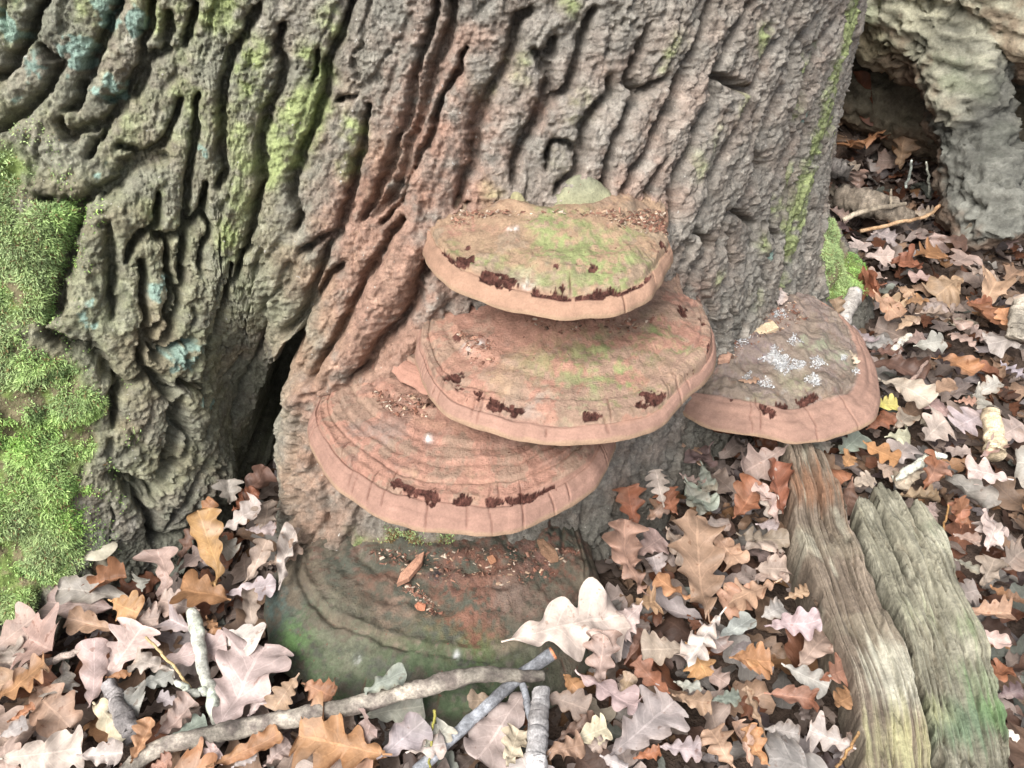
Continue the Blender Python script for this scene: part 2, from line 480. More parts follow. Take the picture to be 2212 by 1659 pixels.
# raised ridges of wood: (pixels, half width in metres, height)
RIDGES = [([(900, 530), (860, 600), (820, 660), (780, 730), (730, 800), (690, 850)], .026, .034), ([(940, 640), (880, 730), (830, 800)], .016, .016), ([(1000, 200), (960, 320), (900, 430)], .03, .012),
          ([(620, 760), (560, 860), (500, 960), (420, 1060)], .03, .012), ([(470, 200), (480, 330), (520, 420)], .025, .012), ([(250, 480), (330, 400), (400, 330)], .03, .014)]
# green algae, teal lichen, pink spore dust on the bark: (view, x, y, radius in that view's pixels, strength)
ALGAE = [('1',1330,330,90,1),('1',1330,460,90,.9),('1',1640,560,90,1),('1',1520,760,120,1),('1',1450,880,60,1),('1',1650,290,60,.9),('1',1220,1230,90,.7),
 ('1',1170,30,90,1),('1',1270,700,70,.6),('1',1290,860,70,.6),('1',1290,1040,80,.6),('1',1150,600,120,.35),('1',480,40,120,.55),('1',80,60,120,.6),('1',900,60,150,.4),('1',640,620,150,.3),
 ('1',1010,560,160,.4),('1',860,1080,120,.4),('1',1000,250,200,.35),('2',210,690,60,.9),('2',190,850,60,.7),('2',30,400,70,.9),('2',1380,590,70,.55),('2',1820,310,50,.6),('2',1350,10,60,.6),
 ('2',1100,330,80,.4),('2',900,420,80,.35),('2',80,120,80,.5),('2',1300,830,80,.3),('2',950,1000,90,.25),
 ('3',960,60,120,1.3),('3',930,160,120,1.4),('3',895,280,120,1.4),('3',855,420,120,1.4),('3',810,560,120,1.4),('3',770,720,120,1.4),('3',730,860,110,1.4),('3',700,1000,110,1.5),('3',670,1130,110,1.5),('3',640,1260,100,1.4),('3',850,750,70,1.0),('3',620,1150,90,.8),
 ('3',640,1350,60,1),('3',490,190,70,.55),('3',370,550,60,.7),('3',620,960,80,.6),('3',560,1080,80,.6),('3',610,1480,70,.7),('3',480,1260,80,.5),('3',700,350,60,.6),('3',250,730,80,.35),
 ('3',160,850,80,.35),('3',760,250,60,.6),('3',670,560,60,.6),('3',840,640,70,1),('3',30,240,60,.5),('3',240,1460,60,.4),('3',440,1560,80,.4)]
LICHEN = [('1',230,390,60),('1',420,240,70),('1',540,530,60),('1',570,60,60),('1',100,500,40),('1',350,430,45),('1',640,1330,34),('1',840,1500,44),('1',520,1590,40),('1',540,890,30),
 ('4',440,180,45),('4',860,330,60),('4',1050,300,25),('4',480,80,30),('1',640,470,50),('1',110,110,60),('1',720,110,45),('1',1080,800,30),('3',520,1330,30),('3',640,900,24),('3',700,590,34),('4',960,580,20),('4',920,540,18)]
DUST = [('F',850,500,150,.9),('F',830,630,110,1.2),('F',790,740,80,1.1),('F',930,260,130,.75),('F',1010,330,90,.7),('F',720,830,60,.9),('F',890,600,70,1.2),('F',1180,250,70,.5),('F',980,120,120,.5),
 ('F',1240,310,70,.3),('F',1480,640,60,.7),('F',690,500,90,.4),('F',660,760,60,.6),('F',1400,470,60,.5),('F',1000,450,70,.8),('F',1330,470,120,.6),('F',890,720,50,1.2),('F',700,1000,80,.7),('F',700,1120,70,.6),
 ('F',860,800,60,1.2),('F',300,880,70,.3),('F',330,700,60,.25),('F',1310,120,70,.35),('F',1480,180,70,.35),('F',1560,250,70,.35),('F',1440,80,60,.3),('F',500,770,50,.3),('F',1600,450,50,.25),('F',1350,1010,80,.3)]
MOSS_L = [(-60,270),(0,285),(60,300),(100,330),(98,380),(40,440),(45,520),(78,500),(88,440),(150,440),(150,520),(135,590),(112,690),(70,705),(110,740),(195,770),(240,860),(236,950),(195,1020),(180,1060),(195,1150),(160,1230),(90,1300),(0,1345),(-90,1360),(-90,270)]
MOSS_R = [(1765,465),(1800,495),(1840,555),(1865,612),(1830,645),(1775,655),(1752,600),(1752,540)]

def in_poly(P, poly):
    x, y = P[..., 0], P[..., 1]
    c = np.zeros(x.shape, bool)
    n = len(poly)
    for i in range(n):
        x1, y1 = poly[i]; x2, y2 = poly[i - 1]
        if y1 == y2: continue
        c ^= ((y1 > y) != (y2 > y)) & (x < (x2 - x1) * (y - y1) / (y2 - y1) + x1)
    return c

def poly_sd(S, Z, poly):
    """signed distance (inside positive) to polygon in (s,z)"""
    P = np.stack([S, Z], -1)
    d = np.full(S.shape, 1e9)
    for i in range(len(poly)):
        a, b = poly[i - 1], poly[i]
        ab = b - a
        t = np.clip(((P - a) @ ab) / max(ab @ ab, 1e-12), 0, 1)
        d = np.minimum(d, np.linalg.norm(P - (a + t[..., None] * ab), axis=-1))
    return np.where(in_poly(P, poly), d, -d)

def crack_field():
    rs, cs = np.r_[0:NR - 50:3, NR - 50:NR:3, NR - 1], np.r_[0:NC:2, NC - 1]
    Sg, Zg = S2[np.ix_(rs, cs)], Z2[np.ix_(rs, cs)]
    Vg = TV[np.ix_(rs, cs)].reshape(-1, 3)
    ws = fbm(Vg * 45, 4, 41, .6).reshape(Sg.shape) * .0042; wz = fbm(Vg * 45, 4, 47, .6).reshape(Sg.shape) * .0055
    Sg, Zg = Sg + ws, Zg + wz
    D = np.full(Sg.shape, 1.0)
    LEAN = [(TS.min(), .3, .01), (TS.max(), .3, .01)]
    for z, s, w in CRACKS:
        q = on_trunk(zpl(z, s))
        n = len(q) - 1
        for i in range(n):
            a, b = q[i], q[i + 1]
            ab = b - a
            if np.linalg.norm(ab) > .25 or ab @ ab < 1e-10: continue
            if abs(ab[1]) > .3 * abs(ab[0]): LEAN.append(((a[0] + b[0]) / 2, float(np.clip(ab[0] / ab[1], -1.5, 1.5)), abs(ab[1])))
            x0, x1 = min(a[0], b[0]) - .09, max(a[0], b[0]) + .09
            z0, z1 = min(a[1], b[1]) - .09, max(a[1], b[1]) + .09
            m = (Sg > x0) & (Sg < x1) & (Zg > z0) & (Zg < z1)
            ds, dz = Sg[m] - a[0], Zg[m] - a[1]
            t = np.clip((ds * ab[0] + dz * ab[1]) / (ab @ ab), 0, 1)
            d = np.hypot(ds - t * ab[0], dz - t * ab[1])
            u = (i + t) / n
            ww = w * (.55 + .45 * np.sin(np.pi * np.clip(u, .02, .98)) ** .5)
            D[m] = np.minimum(D[m], d / ww)
    # second order: plates broken by long leaning cells (2-D Worley)
    def worley(S, Z, cs_, cz_, lean, seed):
        r = np.random.default_rng(seed)
        tx = r.random((512, 2))
        a, b = (S + lean * Z) / cs_, Z / cz_
        ia, ib = np.floor(a).astype(int), np.floor(b).astype(int)
        f1 = np.full(S.shape, 9.); f2 = np.full(S.shape, 9.); cr = np.zeros(S.shape)
        for i in (-1, 0, 1):
            for j in (-1, 0, 1):
                h = ((ia + i) * 131 + (ib + j) * 57 + seed) % 512
                d = np.hypot(ia + i + tx[h, 0] - a, (ib + j + tx[h, 1] - b))
                cr = np.where(d < f1, tx[(h * 7 + 3) % 512, 0], cr)
                f2 = np.where(d < f1, f1, np.minimum(f2, d)); f1 = np.minimum(f1, d)
        return f2 - f1, cr
    # lean of the fissures along the trunk, from the traced ones
    sm, ln, wt = np.array(LEAN).T
    sb = np.linspace(TS.min(), TS.max(), 160)
    k = np.exp(-((sb[:, None] - sm[None]) / .06) ** 2) * wt[None] + 1e-9
    lean = (k * ln[None]).sum(1) / k.sum(1)
    lv = np.interp(Sg, sb, lean)
    Sl = Sg - lv * (Zg - .35)
    ws = ws * 1.3
    W, K1 = worley(Sl + ws * .8, Zg + wz, .036, .170, 0, 3); W = W * .036 * .5
    W2, K2 = worley(Sl * .9 + ws, Zg + wz, .022, .036, 0, 8); W2 = W2 * .022 * .5
    _, K3 = worley(Sl + ws * 1.2, Zg + wz * 1.2, .009, .012, 0, 21)
    def up(A):
        o = np.empty((len(rs), NC))
        for i in range(len(rs)):
            o[i] = np.interp(np.arange(NC), cs, A[i])
        fr = np.arange(NR)
        k = np.clip(np.searchsorted(rs, fr, side='right') - 1, 0, len(rs) - 2)
        t = ((fr - rs[k]) / (rs[k + 1] - rs[k]))[:, None]
        return o[k] * (1 - t) + o[k + 1] * t
    return up(D), up(W), up(W2), up(K1), up(K2), up(K3)

def trunk():
    D, W, W2, K1, K2, K3 = crack_field()
    Vf = TV.reshape(-1, 3)
    fade = np.ones((NR, NC))
    vis = sstep(.012, .05, TS)[None, :] * 1.0
    n_big = fbm(Vf * 9, 3, 1).reshape(NR, NC)
    n_mid = fbm(Vf * 38, 4, 2).reshape(NR, NC)
    n_wr = fbm(Vf * np.array([45, 45, 210]), 3, 3, rot=False).reshape(NR, NC)      # cross wrinkles
    n_fin = fbm(Vf * 170, 3, 4).reshape(NR, NC)
    D = np.maximum(0, D + .0011 * n_fin + .0008 * n_mid - .0008)
    plate = .78 * sstep(.0010, .0058, D) + .22 * (1 - np.exp(-np.clip(D, 0, 1) / .02))
    H = .026 * plate - .022 * np.exp(-D / .0038)
    far = sstep(.012, .028, D)
    Wn = np.maximum(0, W + .0009 * n_fin + .0006 * n_mid)
    H -= (.002 + .010 * far) * (1 - sstep(.0004, .0034, Wn))
    W2n = np.maximum(0, W2 + .0010 * n_fin)
    H -= .0036 * (1 - sstep(.0002, .0018, W2n)) * sstep(-.1, .5, n_big + .6 * n_mid)
    # some plates and flakes stand prouder than their neighbours
    H += .0060 * (K1 - .5) * far + .0052 * (K2 - .5) + .0026 * (K3 - .5)
    H += .0035 * n_big + .0016 * n_mid + .0012 * n_wr + .0017 * n_fin
    crust = np.abs(fbm(Vf * np.array([85, 85, 60]), 4, 9).reshape(NR, NC))
    H -= .0026 * np.exp(-crust / .08)
    H += .0024 * np.abs(fbm(Vf * 210, 2, 19).reshape(NR, NC))
    for pl, rw_, rh_ in RIDGES:
        q = on_trunk(pl); dmin = np.full(S2.shape, 9.)
        for a, b in zip(q[:-1], q[1:]):
            ab = b - a
            if ab @ ab < 1e-9 or ab @ ab > .05: continue
            tq = np.clip(((S2 - a[0]) * ab[0] + (Z2 - a[1]) * ab[1]) / (ab @ ab), 0, 1)
            dmin = np.minimum(dmin, np.hypot(S2 - a[0] - tq * ab[0], Z2 - a[1] - tq * ab[1]))
        H += rh_ * np.exp(-((dmin + .006 * n_mid) / rw_) ** 2)
    nw = (sstep(7.0, 7.7, TQ) * (1 - sstep(9.6, 10.4, TQ)))[None] * (1 - sstep(.20, .36, TZ))[:, None]
    H = H - (.016 + .35 * np.maximum(H, 0)) * nw
    # hollow beside the fungi, a leaf-shaped dark cavity
    hol = on_trunk([(668, 712), (664, 760), (650, 830), (628, 905), (602, 990), (535, 995), (545, 890), (578, 815), (626, 748)])
    sd = poly_sd(S2, Z2, hol)
    hollow = sstep(-.003, .010, sd + .006 * n_mid)
    H = H * (1 - hollow)
    # moss cushions
    lump = fbm(Vf * 16, 3, 12).reshape(NR, NC)
    ml = poly_sd(S2, Z2, on_trunk(MOSS_L)) + .011 * n_mid + .006 * n_big + .010 * lump
    mr = poly_sd(S2, Z2, on_trunk(MOSS_R)) + .006 * n_mid
    mcn = sstep(-.004, .01, poly_sd(S2, Z2, on_trunk([(745, 1125), (960, 1140), (1010, 1200), (880, 1215), (760, 1205)])) + .008 * n_mid)
    left_side = (S2 < on_trunk([(120, 500)])[0, 0]) & (Z2 < .36)
    moss = np.maximum(sstep(-.003, .022, ml), sstep(-.004, .012, mr))
    H = H * (1 - .65 * moss) + moss * (.014 + .026 * lump)
    V = TV + TN * H[..., None]
    V[..., 1] += .16 * hollow
    N = grid_normals(V)
    # ---- colour of the bark itself
    col = np.empty((NR * NC, 3))
    g1 = fbm(Vf * 6, 4, 21); g2 = fbm(Vf * 30, 4, 22); g3 = fbm(Vf * 90, 3, 23)
    grey = np.array([.265, .238, .205]); olive = np.array([.225, .220, .162]); brown = np.array([.245, .180, .142]); slate = np.array([.145, .155, .135])
    k1 = np.clip(.5 + .7 * g1, 0, 1)[:, None]; k2 = np.clip(.35 + .9 * g2, 0, 1)[:, None]
    sx = S2.reshape(-1, 1); mid_s = on_trunk([(900, 400)])[0, 0]
    leftness = sstep(mid_s + .05, mid_s - .25, sx)
    col[:] = grey * (1 - leftness) + olive * leftness
    col = col * (1 - .55 * k2) + brown * .55 * k2
    col = col * (1 - .35 * (1 - k1)) + slate * .35 * (1 - k1)
    col *= (1 + .22 * (K2.reshape(-1, 1) - .5) + .22 * (K3.reshape(-1, 1) - .5))
    pale = sstep(.25, .7, g3 + .4 * g2)[:, None]
    col = col * (1 - .4 * pale) + np.array([.40, .375, .325]) * .4 * pale
    spk = sstep(.25, .6, fbm(Vf * 260, 2, 24))[:, None]
    col = col * (1 - .30 * spk) + np.array([.09, .075, .06]) * .30 * spk
    def px_r(z, r): return r / ZOOM[z][2] * .6777 * .00058       # view pixels -> metres at about 1.1 m
    def splat(lst, c, amt, nz, sharp=.35):
        nonlocal col
        acc = np.zeros(NR * NC)
        for it in lst:
            z, x, y, r = it[:4]
            st = it[4] if len(it) > 4 else 1
            q = on_trunk([zp(z, x, y)])[0]
            rr = px_r(z, r) * 1.25
            d = np.hypot(S2 - q[0], (Z2 - q[1]) * .8).ravel() / rr
            acc = np.maximum(acc, st * np.exp(-d * d * 1.1))
        m = np.clip(acc * (.72 + nz) * 1.25, 0, 1)
        m = (sstep(.5 - sharp, .5 + sharp, m) * amt)[:, None]
        col = col * (1 - m) + c * m
        return m
    splat(DUST, np.array([.310, .172, .122]) * (1 + .2 * g3[:, None]), .72, .45 * g2 + .30 * g1 + .25 * g3, .45)
    algae_c = np.array([.255, .300, .125]) * (1 + .35 * g3[:, None])
    film = (leftness * sstep(.0, .6, g1[:, None] + .5 * g2[:, None] + .25 * g3[:, None]) * .26)
    col = col * (1 - film) + algae_c * .72 * film
    splat(ALGAE, algae_c, .85, .55 * g2 + .45 * g3, .42)
    splat(LICHEN, np.array([.21, .31, .265]) * (1 + .2 * g3[:, None]), .8, .9 * g2 + .9 * g3 - .15, .12)
    mossf = np.maximum(moss, .8 * mcn).reshape(-1, 1)
    mb = sstep(-.2, .4, g2 + .6 * g3)[:, None]
    mc = np.array([.15, .20, .06]) * (1 - mb) + np.array([.17, .145, .085]) * mb
    col = col * (1 - mossf) + mc * mossf
    # green-black tone, stronger towards the foot of the trunk
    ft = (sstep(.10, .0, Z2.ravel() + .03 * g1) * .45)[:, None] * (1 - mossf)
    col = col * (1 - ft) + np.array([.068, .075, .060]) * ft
    tree = empty('oak_tree', (-.1, 1.6, 0))
    tag(tree, 'massive oak trunk with deeply furrowed bark, brackets growing at its foot', 'tree')
    Vo = V.reshape(-1, 3) - np.array([-.1, 1.6, 0])
    mesh_np('trunk', Vo, grid_faces(NR, NC, True), M_BARK, np.clip(col, .01, .9), parent=tree)
    # ---- moss shoots
    mw = np.where((Z2 > -.02), np.maximum(moss, mcn), 0) * (.05 + .95 * sstep(-.45, .2, lump + .7 * n_mid))
    mw = np.maximum(mw, .10 * sstep(-.05, .01, ml) * sstep(-.1, .5, n_mid) * (Z2 > 0))
    rr, cc = np.nonzero(mw > .03)
    area = np.linalg.norm(np.cross(np.roll(V, -1, 1) - V, np.roll(V, -1, 0) - V), axis=-1)[rr, cc]
    vis_w = area * mw[rr, cc]
    px, py = project(V[rr, cc])
    vis_w = vis_w * ((px > -120) & (px < 2300) & (py > 150) & (py < 1500))
    p = vis_w / vis_w.sum()
    nb = 120000
    pick = rng.choice(len(rr), nb, p=p)
    B = V[rr[pick], cc[pick]] + rng.normal(0, .001, (nb, 3))
    Nn = N[rr[pick], cc[pick]]
    lp = lump[rr[pick], cc[pick]]
    clump = fbm(B * 55, 2, 91)
    d = Nn + rng.normal(0, .6, (nb, 3)) + np.array([0, 0, -.15]) + fbm(B * 40, 2, 92)[:, None] * np.array([.6, 0, .3])
    d /= np.linalg.norm(d, axis=1, keepdims=True)
    Ln = np.exp(rng.normal(-5.62, .30, nb)) * (1 + .4 * clump) * (.45 + .55 * sstep(.05, .5, mw[rr[pick], cc[pick]]))
    side = np.cross(d, rng.normal(0, 1, (nb, 3))); side /= np.linalg.norm(side, axis=1, keepdims=True)
    wd = rng.uniform(.0005, .0009, nb)
    d2 = d + np.array([0, 0, -.35]) * rng.uniform(0, 1, (nb, 1)); d2 /= np.linalg.norm(d2, axis=1, keepdims=True)
    tip = B + d2 * Ln[:, None]
    VV = np.stack([B - side * wd[:, None], B + side * wd[:, None], tip + side * wd[:, None] * .35, tip - side * wd[:, None] * .35], 1)
    FF = (np.arange(nb) * 4)[:, None] + np.array([0, 1, 2, 3])
    yel = np.clip(.5 + .8 * clump + rng.normal(0, .25, nb), 0, 1)[:, None]
    lush = np.clip(.5 + .9 * fbm(B * 9, 3, 95), 0, 1)[:, None]
    cb = np.array([.15, .31, .06]) * (1 - yel) + np.array([.42, .64, .17]) * yel
    dull = np.array([.34, .38, .22])
    cb = cb * (.35 + .65 * lush) + dull * (.65 * (1 - lush))
    brn = (rng.random(nb) < .08 + .6 * mcn[rr[pick], cc[pick]])[:, None]
    cb = np.where(brn, np.array([.20, .13, .06]), cb)
    CC = np.repeat(cb[:, None], 4, 1)
    o = mesh_np('moss', VV.reshape(-1, 3) - np.array([-.1, 1.6, 0]), FF, M_MOSS, CC.reshape(-1, 3), parent=tree)
    o['kind'] = 'stuff'
    return tree, V, N
TREE, TRV, TRN = trunk()

# ================================================================== BRACKET FUNGI
PINK = np.array([.305, .168, .124]); TAN = np.array([.300, .205, .135]); GREEN = np.array([.195, .216, .095]); CREAM = np.array([.30, .205, .135])
GREYB = np.array([.19, .145, .12]); FLESH = np.array([.080, .034, .026]); WHITE = np.array([.72, .72, .70])

def bracket(name, label, margin, ends, back, z, T=.028, t0=.78, rise=.02, q=1.4, grooves=(), scars=(), blobs=(), cracks=14, seed=0, band=.83,
            base=PINK, rim=PINK, wob=.012, lump=.004, under=.02, stretch=None, creamlip=True, tiltx=0.0, bandk=0.0, edge_dip=.0, nphi=600, umbo=0.0, group='bracket fungi growing at the foot of the oak', radial=.0004, back_w=.45, zmix=None):
    pts = []
    for p in margin:
        zz = z if len(p) == 2 else p[2]
        pts.append(at_z(p[0], p[1], zz))
    pts = [np.array(ends[0])] + pts + [np.array(ends[1])]
    M = resample(np.array(pts), nphi)
    Bc = np.array(back)
    pn = np.linspace(0, 1, nphi)
    M[:, 2] += (.0035 * fbm(np.stack([pn * 6, pn * 0 + seed * 2.2, pn * 0], -1), 4, seed + 70)) * np.sin(np.pi * pn)
    u = np.linspace(0, 1, nphi)
    chord = (M[0] + (M[-1] - M[0]) * u[:, None])
    Bk = Bc + (chord - (M[0] + M[-1]) / 2) * back_w
    nt = 124
    tt = np.r_[np.linspace(0, t0, 68)[:-1], t0 + (1 - t0) * np.sin(np.linspace(0, np.pi / 2, nt - 67))]
    phi = np.linspace(0, 1, nphi)[None, :]
    t = tt[:, None]
    P = Bk[None] * (1 - t[..., None]) + M[None] * t[..., None]
    Pf = P.reshape(-1, 3)
    sh = P.shape[:2]
    nz_ = fbm(np.stack([np.broadcast_to(phi * 5, sh), np.broadcast_to(t * 1.2, sh), np.full(sh, seed * 3.1)], -1).reshape(-1, 3), 3, seed).reshape(sh)
    tw = t + wob * nz_ * sstep(0, .3, t) * (1 - sstep(.93, 1, t))
    x = np.clip((tw - t0) / (1 - t0), 0, 1)
    zt = T * (1 - x ** 2.1) ** .56 + rise * (np.clip(t0 - tw, 0, 1) / t0) ** q
    if umbo: zt = zt + umbo * np.exp(-((tw - .42) / .26) ** 2) * np.sin(np.pi * np.clip(phi, 0, 1)) ** 1.5
    zt = zt - edge_dip * sstep(.42, .05, tw)
    bphi = band + bandk * (phi - .5) * 2
    for gt, gd, gw in grooves:
        wv = gt + .018 * fbm(np.stack([phi[0] * 7, phi[0] * 0 + gt * 9, phi[0] * 0 + seed], -1), 3, seed + 5)[None]
        dd = (tw - wv) / gw
        am = .55 + .45 * np.clip(fbm(np.stack([phi[0] * 6, phi[0] * 0 + gt * 31, phi[0] * 0 + seed], -1), 2, seed + 9)[None] + .5, 0, 1.4)
        zt = zt - gd * am * np.exp(-dd * dd) + gd * .55 * am * np.exp(-((dd + 1.9) / 1.3) ** 2)
    nl = fbm(Pf * 22, 4, seed + 20).reshape(sh)
    nm = fbm(Pf * 70, 3, seed + 21).reshape(sh)
    soft = 1 - .75 * sstep(-.02, .02, t - bphi)
    zt = zt - .0032 * np.exp(-((tw - bphi) / .008) ** 2) + .0016 * np.exp(-((tw - bphi + .022) / .014) ** 2)
    zt = zt + .0006 * fbm(np.stack([np.broadcast_to(t * 70, sh) + .4 * nl, np.broadcast_to(phi * 4, sh), np.full(sh, seed * 1.0)], -1).reshape(-1, 3), 2, seed + 71).reshape(sh) * sstep(.5, .8, t) * (1 - sstep(.985, 1, t))
    zt = zt + (lump * nl + lump * .35 * nm) * soft * (1 - sstep(.97, 1, t)) + .0012 * nl * (1 - soft)
    # fine radial wrinkles
    zt = zt + radial * fbm(np.stack([np.broadcast_to(phi * 120, sh), np.broadcast_to(t * 5, sh), np.zeros(sh)], -1).reshape(-1, 3), 2, seed + 33).reshape(sh) * sstep(.3, .7, t) * (1 - sstep(.9, 1., t))
    top = P.copy(); top[..., 2] = M[None, :, 2] * t + (M[:, 2].mean()) * (1 - t) + zt
    top[..., 2] += tiltx * (P[..., 0] - Bc[0])
    # edge waviness of the lip
    rw = .0052 * fbm(np.stack([phi[0] * 15, phi[0] * 0, phi[0] * 0 + seed], -1), 3, seed + 40)
    inward = Bk - M; inward[:, 2] = 0; inward /= np.maximum(np.linalg.norm(inward, axis=1, keepdims=True), 1e-6)
    top += inward[None] * (rw[None] * sstep(.7, 1, t))[..., None]
    # radial cracks in the margin
    r_ = np.random.default_rng(seed + 100)
    crk = np.zeros(sh)
    for k in range(cracks):
        c = r_.uniform(.12, .9); wv = c + .0022 * fbm(np.stack([tt * 14, tt * 0 + k, tt * 0], -1), 2, 5)[:, None]
        a, b = band + r_.uniform(-.08, .01), r_.uniform(.985, 1.02)
        if r_.random() < .4: a, b = band - r_.uniform(.06, .12), band
        m = np.exp(-((phi - wv) / .00085) ** 2) * sstep(a, a + .03, t) * (1 - sstep(b - .02, b, t))
        crk = np.maximum(crk, m * r_.uniform(.5, 1.1))
    top -= (np.array([0, 0, 1.]) - inward[None] * .8) * (crk * .003)[..., None] * np.array([1, 1, 1])
    # underside
    ns = 16
    ts = np.linspace(1, .0, ns + 1)[1:, None]
    U = Bk[None] * (1 - ts[..., None]) + M[None] * ts[..., None]
    zb = M[None, :, 2] - .004 * sstep(1, .97, ts) + (.006 * sstep(1., .85, ts)) - under * (1 - ts) ** 1.5
    U[..., 2] = zb + tiltx * (U[..., 0] - Bc[0]) + .001 * fbm(U.reshape(-1, 3) * 60, 2, 3).reshape(U.shape[:2])
    U += inward[None] * (rw[None])[..., None]
    V = np.concatenate([top, U], 0)
    nrow = V.shape[0]
    Vf = V.reshape(-1, 3)
    F = grid_faces(nrow, nphi)
    F = F[:, ::-1]
    # ------- colours
    g1 = fbm(Vf * 14, 4, seed + 50); g2 = fbm(Vf * 55, 4, seed + 51); g3 = fbm(Vf * 180, 2, seed + 52)
    col = base * (1 + .10 * g1[:, None] + .05 * g2[:, None])
    tfull = np.concatenate([np.broadcast_to(t, sh), np.full((ns, nphi), 1.0) + (1 - np.broadcast_to(ts, (ns, nphi)))], 0).ravel()
    phif = np.broadcast_to(np.linspace(0, 1, nphi)[None], (nrow, nphi)).ravel()
    # concentric colour zones
    zn = fbm(np.stack([tfull * 14 + .3 * g1, phif * 1.5, phif * 0 + seed], -1), 3, seed + 60)
    col = col * (1 + .10 * zn[:, None])
    col = col * (1 - .30 * np.clip(zn, 0, 1)[:, None]) + (TAN * .92) * (.30 * np.clip(zn, 0, 1)[:, None])
    mott = sstep(.20, .36, g2 + .5 * g1)[:, None] * (tfull < band + bandk * (phif - .5) * 2)[:, None]
    col = col * (1 - .38 * mott) + (GREYB * .85) * .38 * mott
    h3 = fbm(Vf * np.array([30, 30, 30]) + 40, 5, seed + 55, .62)
    tg = (sstep(.08, .16, h3 + .25 * sstep(band - .22, band, tfull)) * (tfull < band + bandk * (phif - .5) * 2) * sstep(.35, .6, tfull))[:, None] * .55
    col = col * (1 - tg) + np.array([.235, .185, .135]) * (base.sum() / .63) ** .8 * tg
    dk = sstep(.3, .75, g3 + .6 * g2)[:, None] * (tfull < band)[:, None] * .3
    col = col * (1 - dk) + FLESH * 1.6 * dk
    ppx, ppy = project(Vf)
    istop = tfull <= 1.0
    def nearest(p):
        d = (ppx - p[0]) ** 2 + (ppy - p[1]) ** 2
        d = np.where(istop, d, 1e12)
        return Vf[int(np.argmin(d))]
    for (zv, bx, by, br, bc, st) in blobs:
        c = nearest(zp(zv, bx, by))
        rr = br / ZOOM[zv][2] * .6777 * .00053
        d = np.linalg.norm((Vf - c) * np.array([1, .8, 1]), axis=1) / rr
        m = np.clip(np.exp(-d * d * .75) * st * (.52 + .75 * g2 + .40 * g1 + .75 * g3), 0, .88)
        m = (m * m * (3 - 2 * m))[:, None]
        col = col * (1 - m) + bc * (1 + .15 * g2[:, None]) * m
    bf = np.broadcast_to(bphi, (nrow, nphi)).ravel()
    rm = sstep(-.012, .008, tfull - bf + .010 * g1)[:, None]
    rimc = rim * (1 + .07 * g1[:, None] + .09 * g2[:, None] + .06 * fbm(np.stack([tfull * 60, phif * 2, phif * 0], -1), 2, seed + 3)[:, None])
    col = np.where(istop[:, None], col * (1 - rm) + rimc * rm, col)
    lip = (sstep(.9925, .999, tfull + .003 * g2) * (tfull < 1.02))[:, None] * .8
    if creamlip:
        col = col * (1 - lip) + CREAM * lip
    po = (tfull > 1.02)[:, None]
    col = np.where(po, np.array([.42, .31, .20]) * (1 + .1 * g2[:, None]), col)
    ck = np.concatenate([crk, np.zeros((ns, nphi))], 0).ravel()[:, None] * .75
    col = col * (1 - ck) + FLESH * 1.3 * ck
    # ------- torn patches: recessed ragged flesh
    flesh = np.zeros(len(Vf))
    h1 = fbm(Vf * 95, 3, seed + 80); h2 = fbm(Vf * 260, 2, seed + 81)
    for (zv, pl, sr) in scars:
        pl = zpl(zv, pl)
        q3 = np.array([nearest(p) for p in pl])
        rr = sr / ZOOM[zv][2] * .6777 * .00053
        if len(q3) == 1: q3 = np.vstack([q3, q3 + [.001, 0, 0]])
        d = np.full(len(Vf), 9.)
        for i in range(len(q3) - 1):
            a, b = q3[i], q3[i + 1]; ab = b - a
            tq = np.clip(((Vf - a) @ ab) / max(ab @ ab, 1e-12), 0, 1)
            d = np.minimum(d, np.linalg.norm((Vf - a - tq[:, None] * ab) * np.array([1, .75, .9]), axis=1))
        flesh = np.maximum(flesh, (d / (rr * .98) + .95 * h1 + .28 * h2 < 1.0) * 1.0)
    flesh *= (tfull < .95)
    if flesh.any():
        Vf = Vf.copy()
        fg = flesh.reshape(nrow, nphi)
        sm = fg.copy()
        sm[1:-1] = np.minimum(sm[1:-1], np.minimum(fg[2:], fg[:-2]))
        Vf[:, 2] -= sm.ravel() * (.0028 + .0018 * fbm(Vf * 300, 2, 8))
        rag = fbm(Vf * 240, 3, 9)
        col = np.where(flesh[:, None] > 0, FLESH * (1 + .75 * rag[:, None]), col)
    thing = empty(name, tuple(Bc))
    tag(thing, label, 'bracket fungus', group)
    fr = F // nphi
    row = fr.min(1)
    ftop = row < nt - 1
    ft = tfull[F].max(1)
    fs = (flesh[F].sum(1) >= 3) & ftop
    ismar = ftop & (ft > bf[F].max(1)) & ~fs
    parts = [('cap', ftop & ~ismar & ~fs, M_CAP), ('margin', ismar, M_MARGIN), ('pore_surface', ~ftop, M_PORE)]
    fi = np.nonzero(fs)[0]
    if len(fi):                                    # every torn patch a part of its own
        lab = np.arange(len(Vf)); FF = F[fi]
        while True:
            m = lab[FF].min(1); new = lab.copy()
            np.minimum.at(new, FF.ravel(), np.repeat(m, 4))
            if (new == lab).all(): break
            lab = new
        fl = lab[FF[:, 0]]
        for k in np.unique(fl):
            keep = np.zeros(len(F), bool); keep[fi[fl == k]] = True
            if keep.sum() < 40:
                parts[0] = (parts[0][0], parts[0][1] | keep, parts[0][2]); continue
            parts.append(('torn_patch', keep, M_FLESH))
    for nm_, keep, mt in parts:
        u_, f_ = submesh(Vf, F, keep)
        mesh_np(nm_, Vf[u_] - Bc, f_, mt, np.clip(col[u_], .005, .95), parent=thing)
    return thing, V, nt

OLIVE = np.array([.10, .10, .070]); DKGREEN = np.array([.068, .092, .050]); TEAL = np.array([.060, .082, .074])
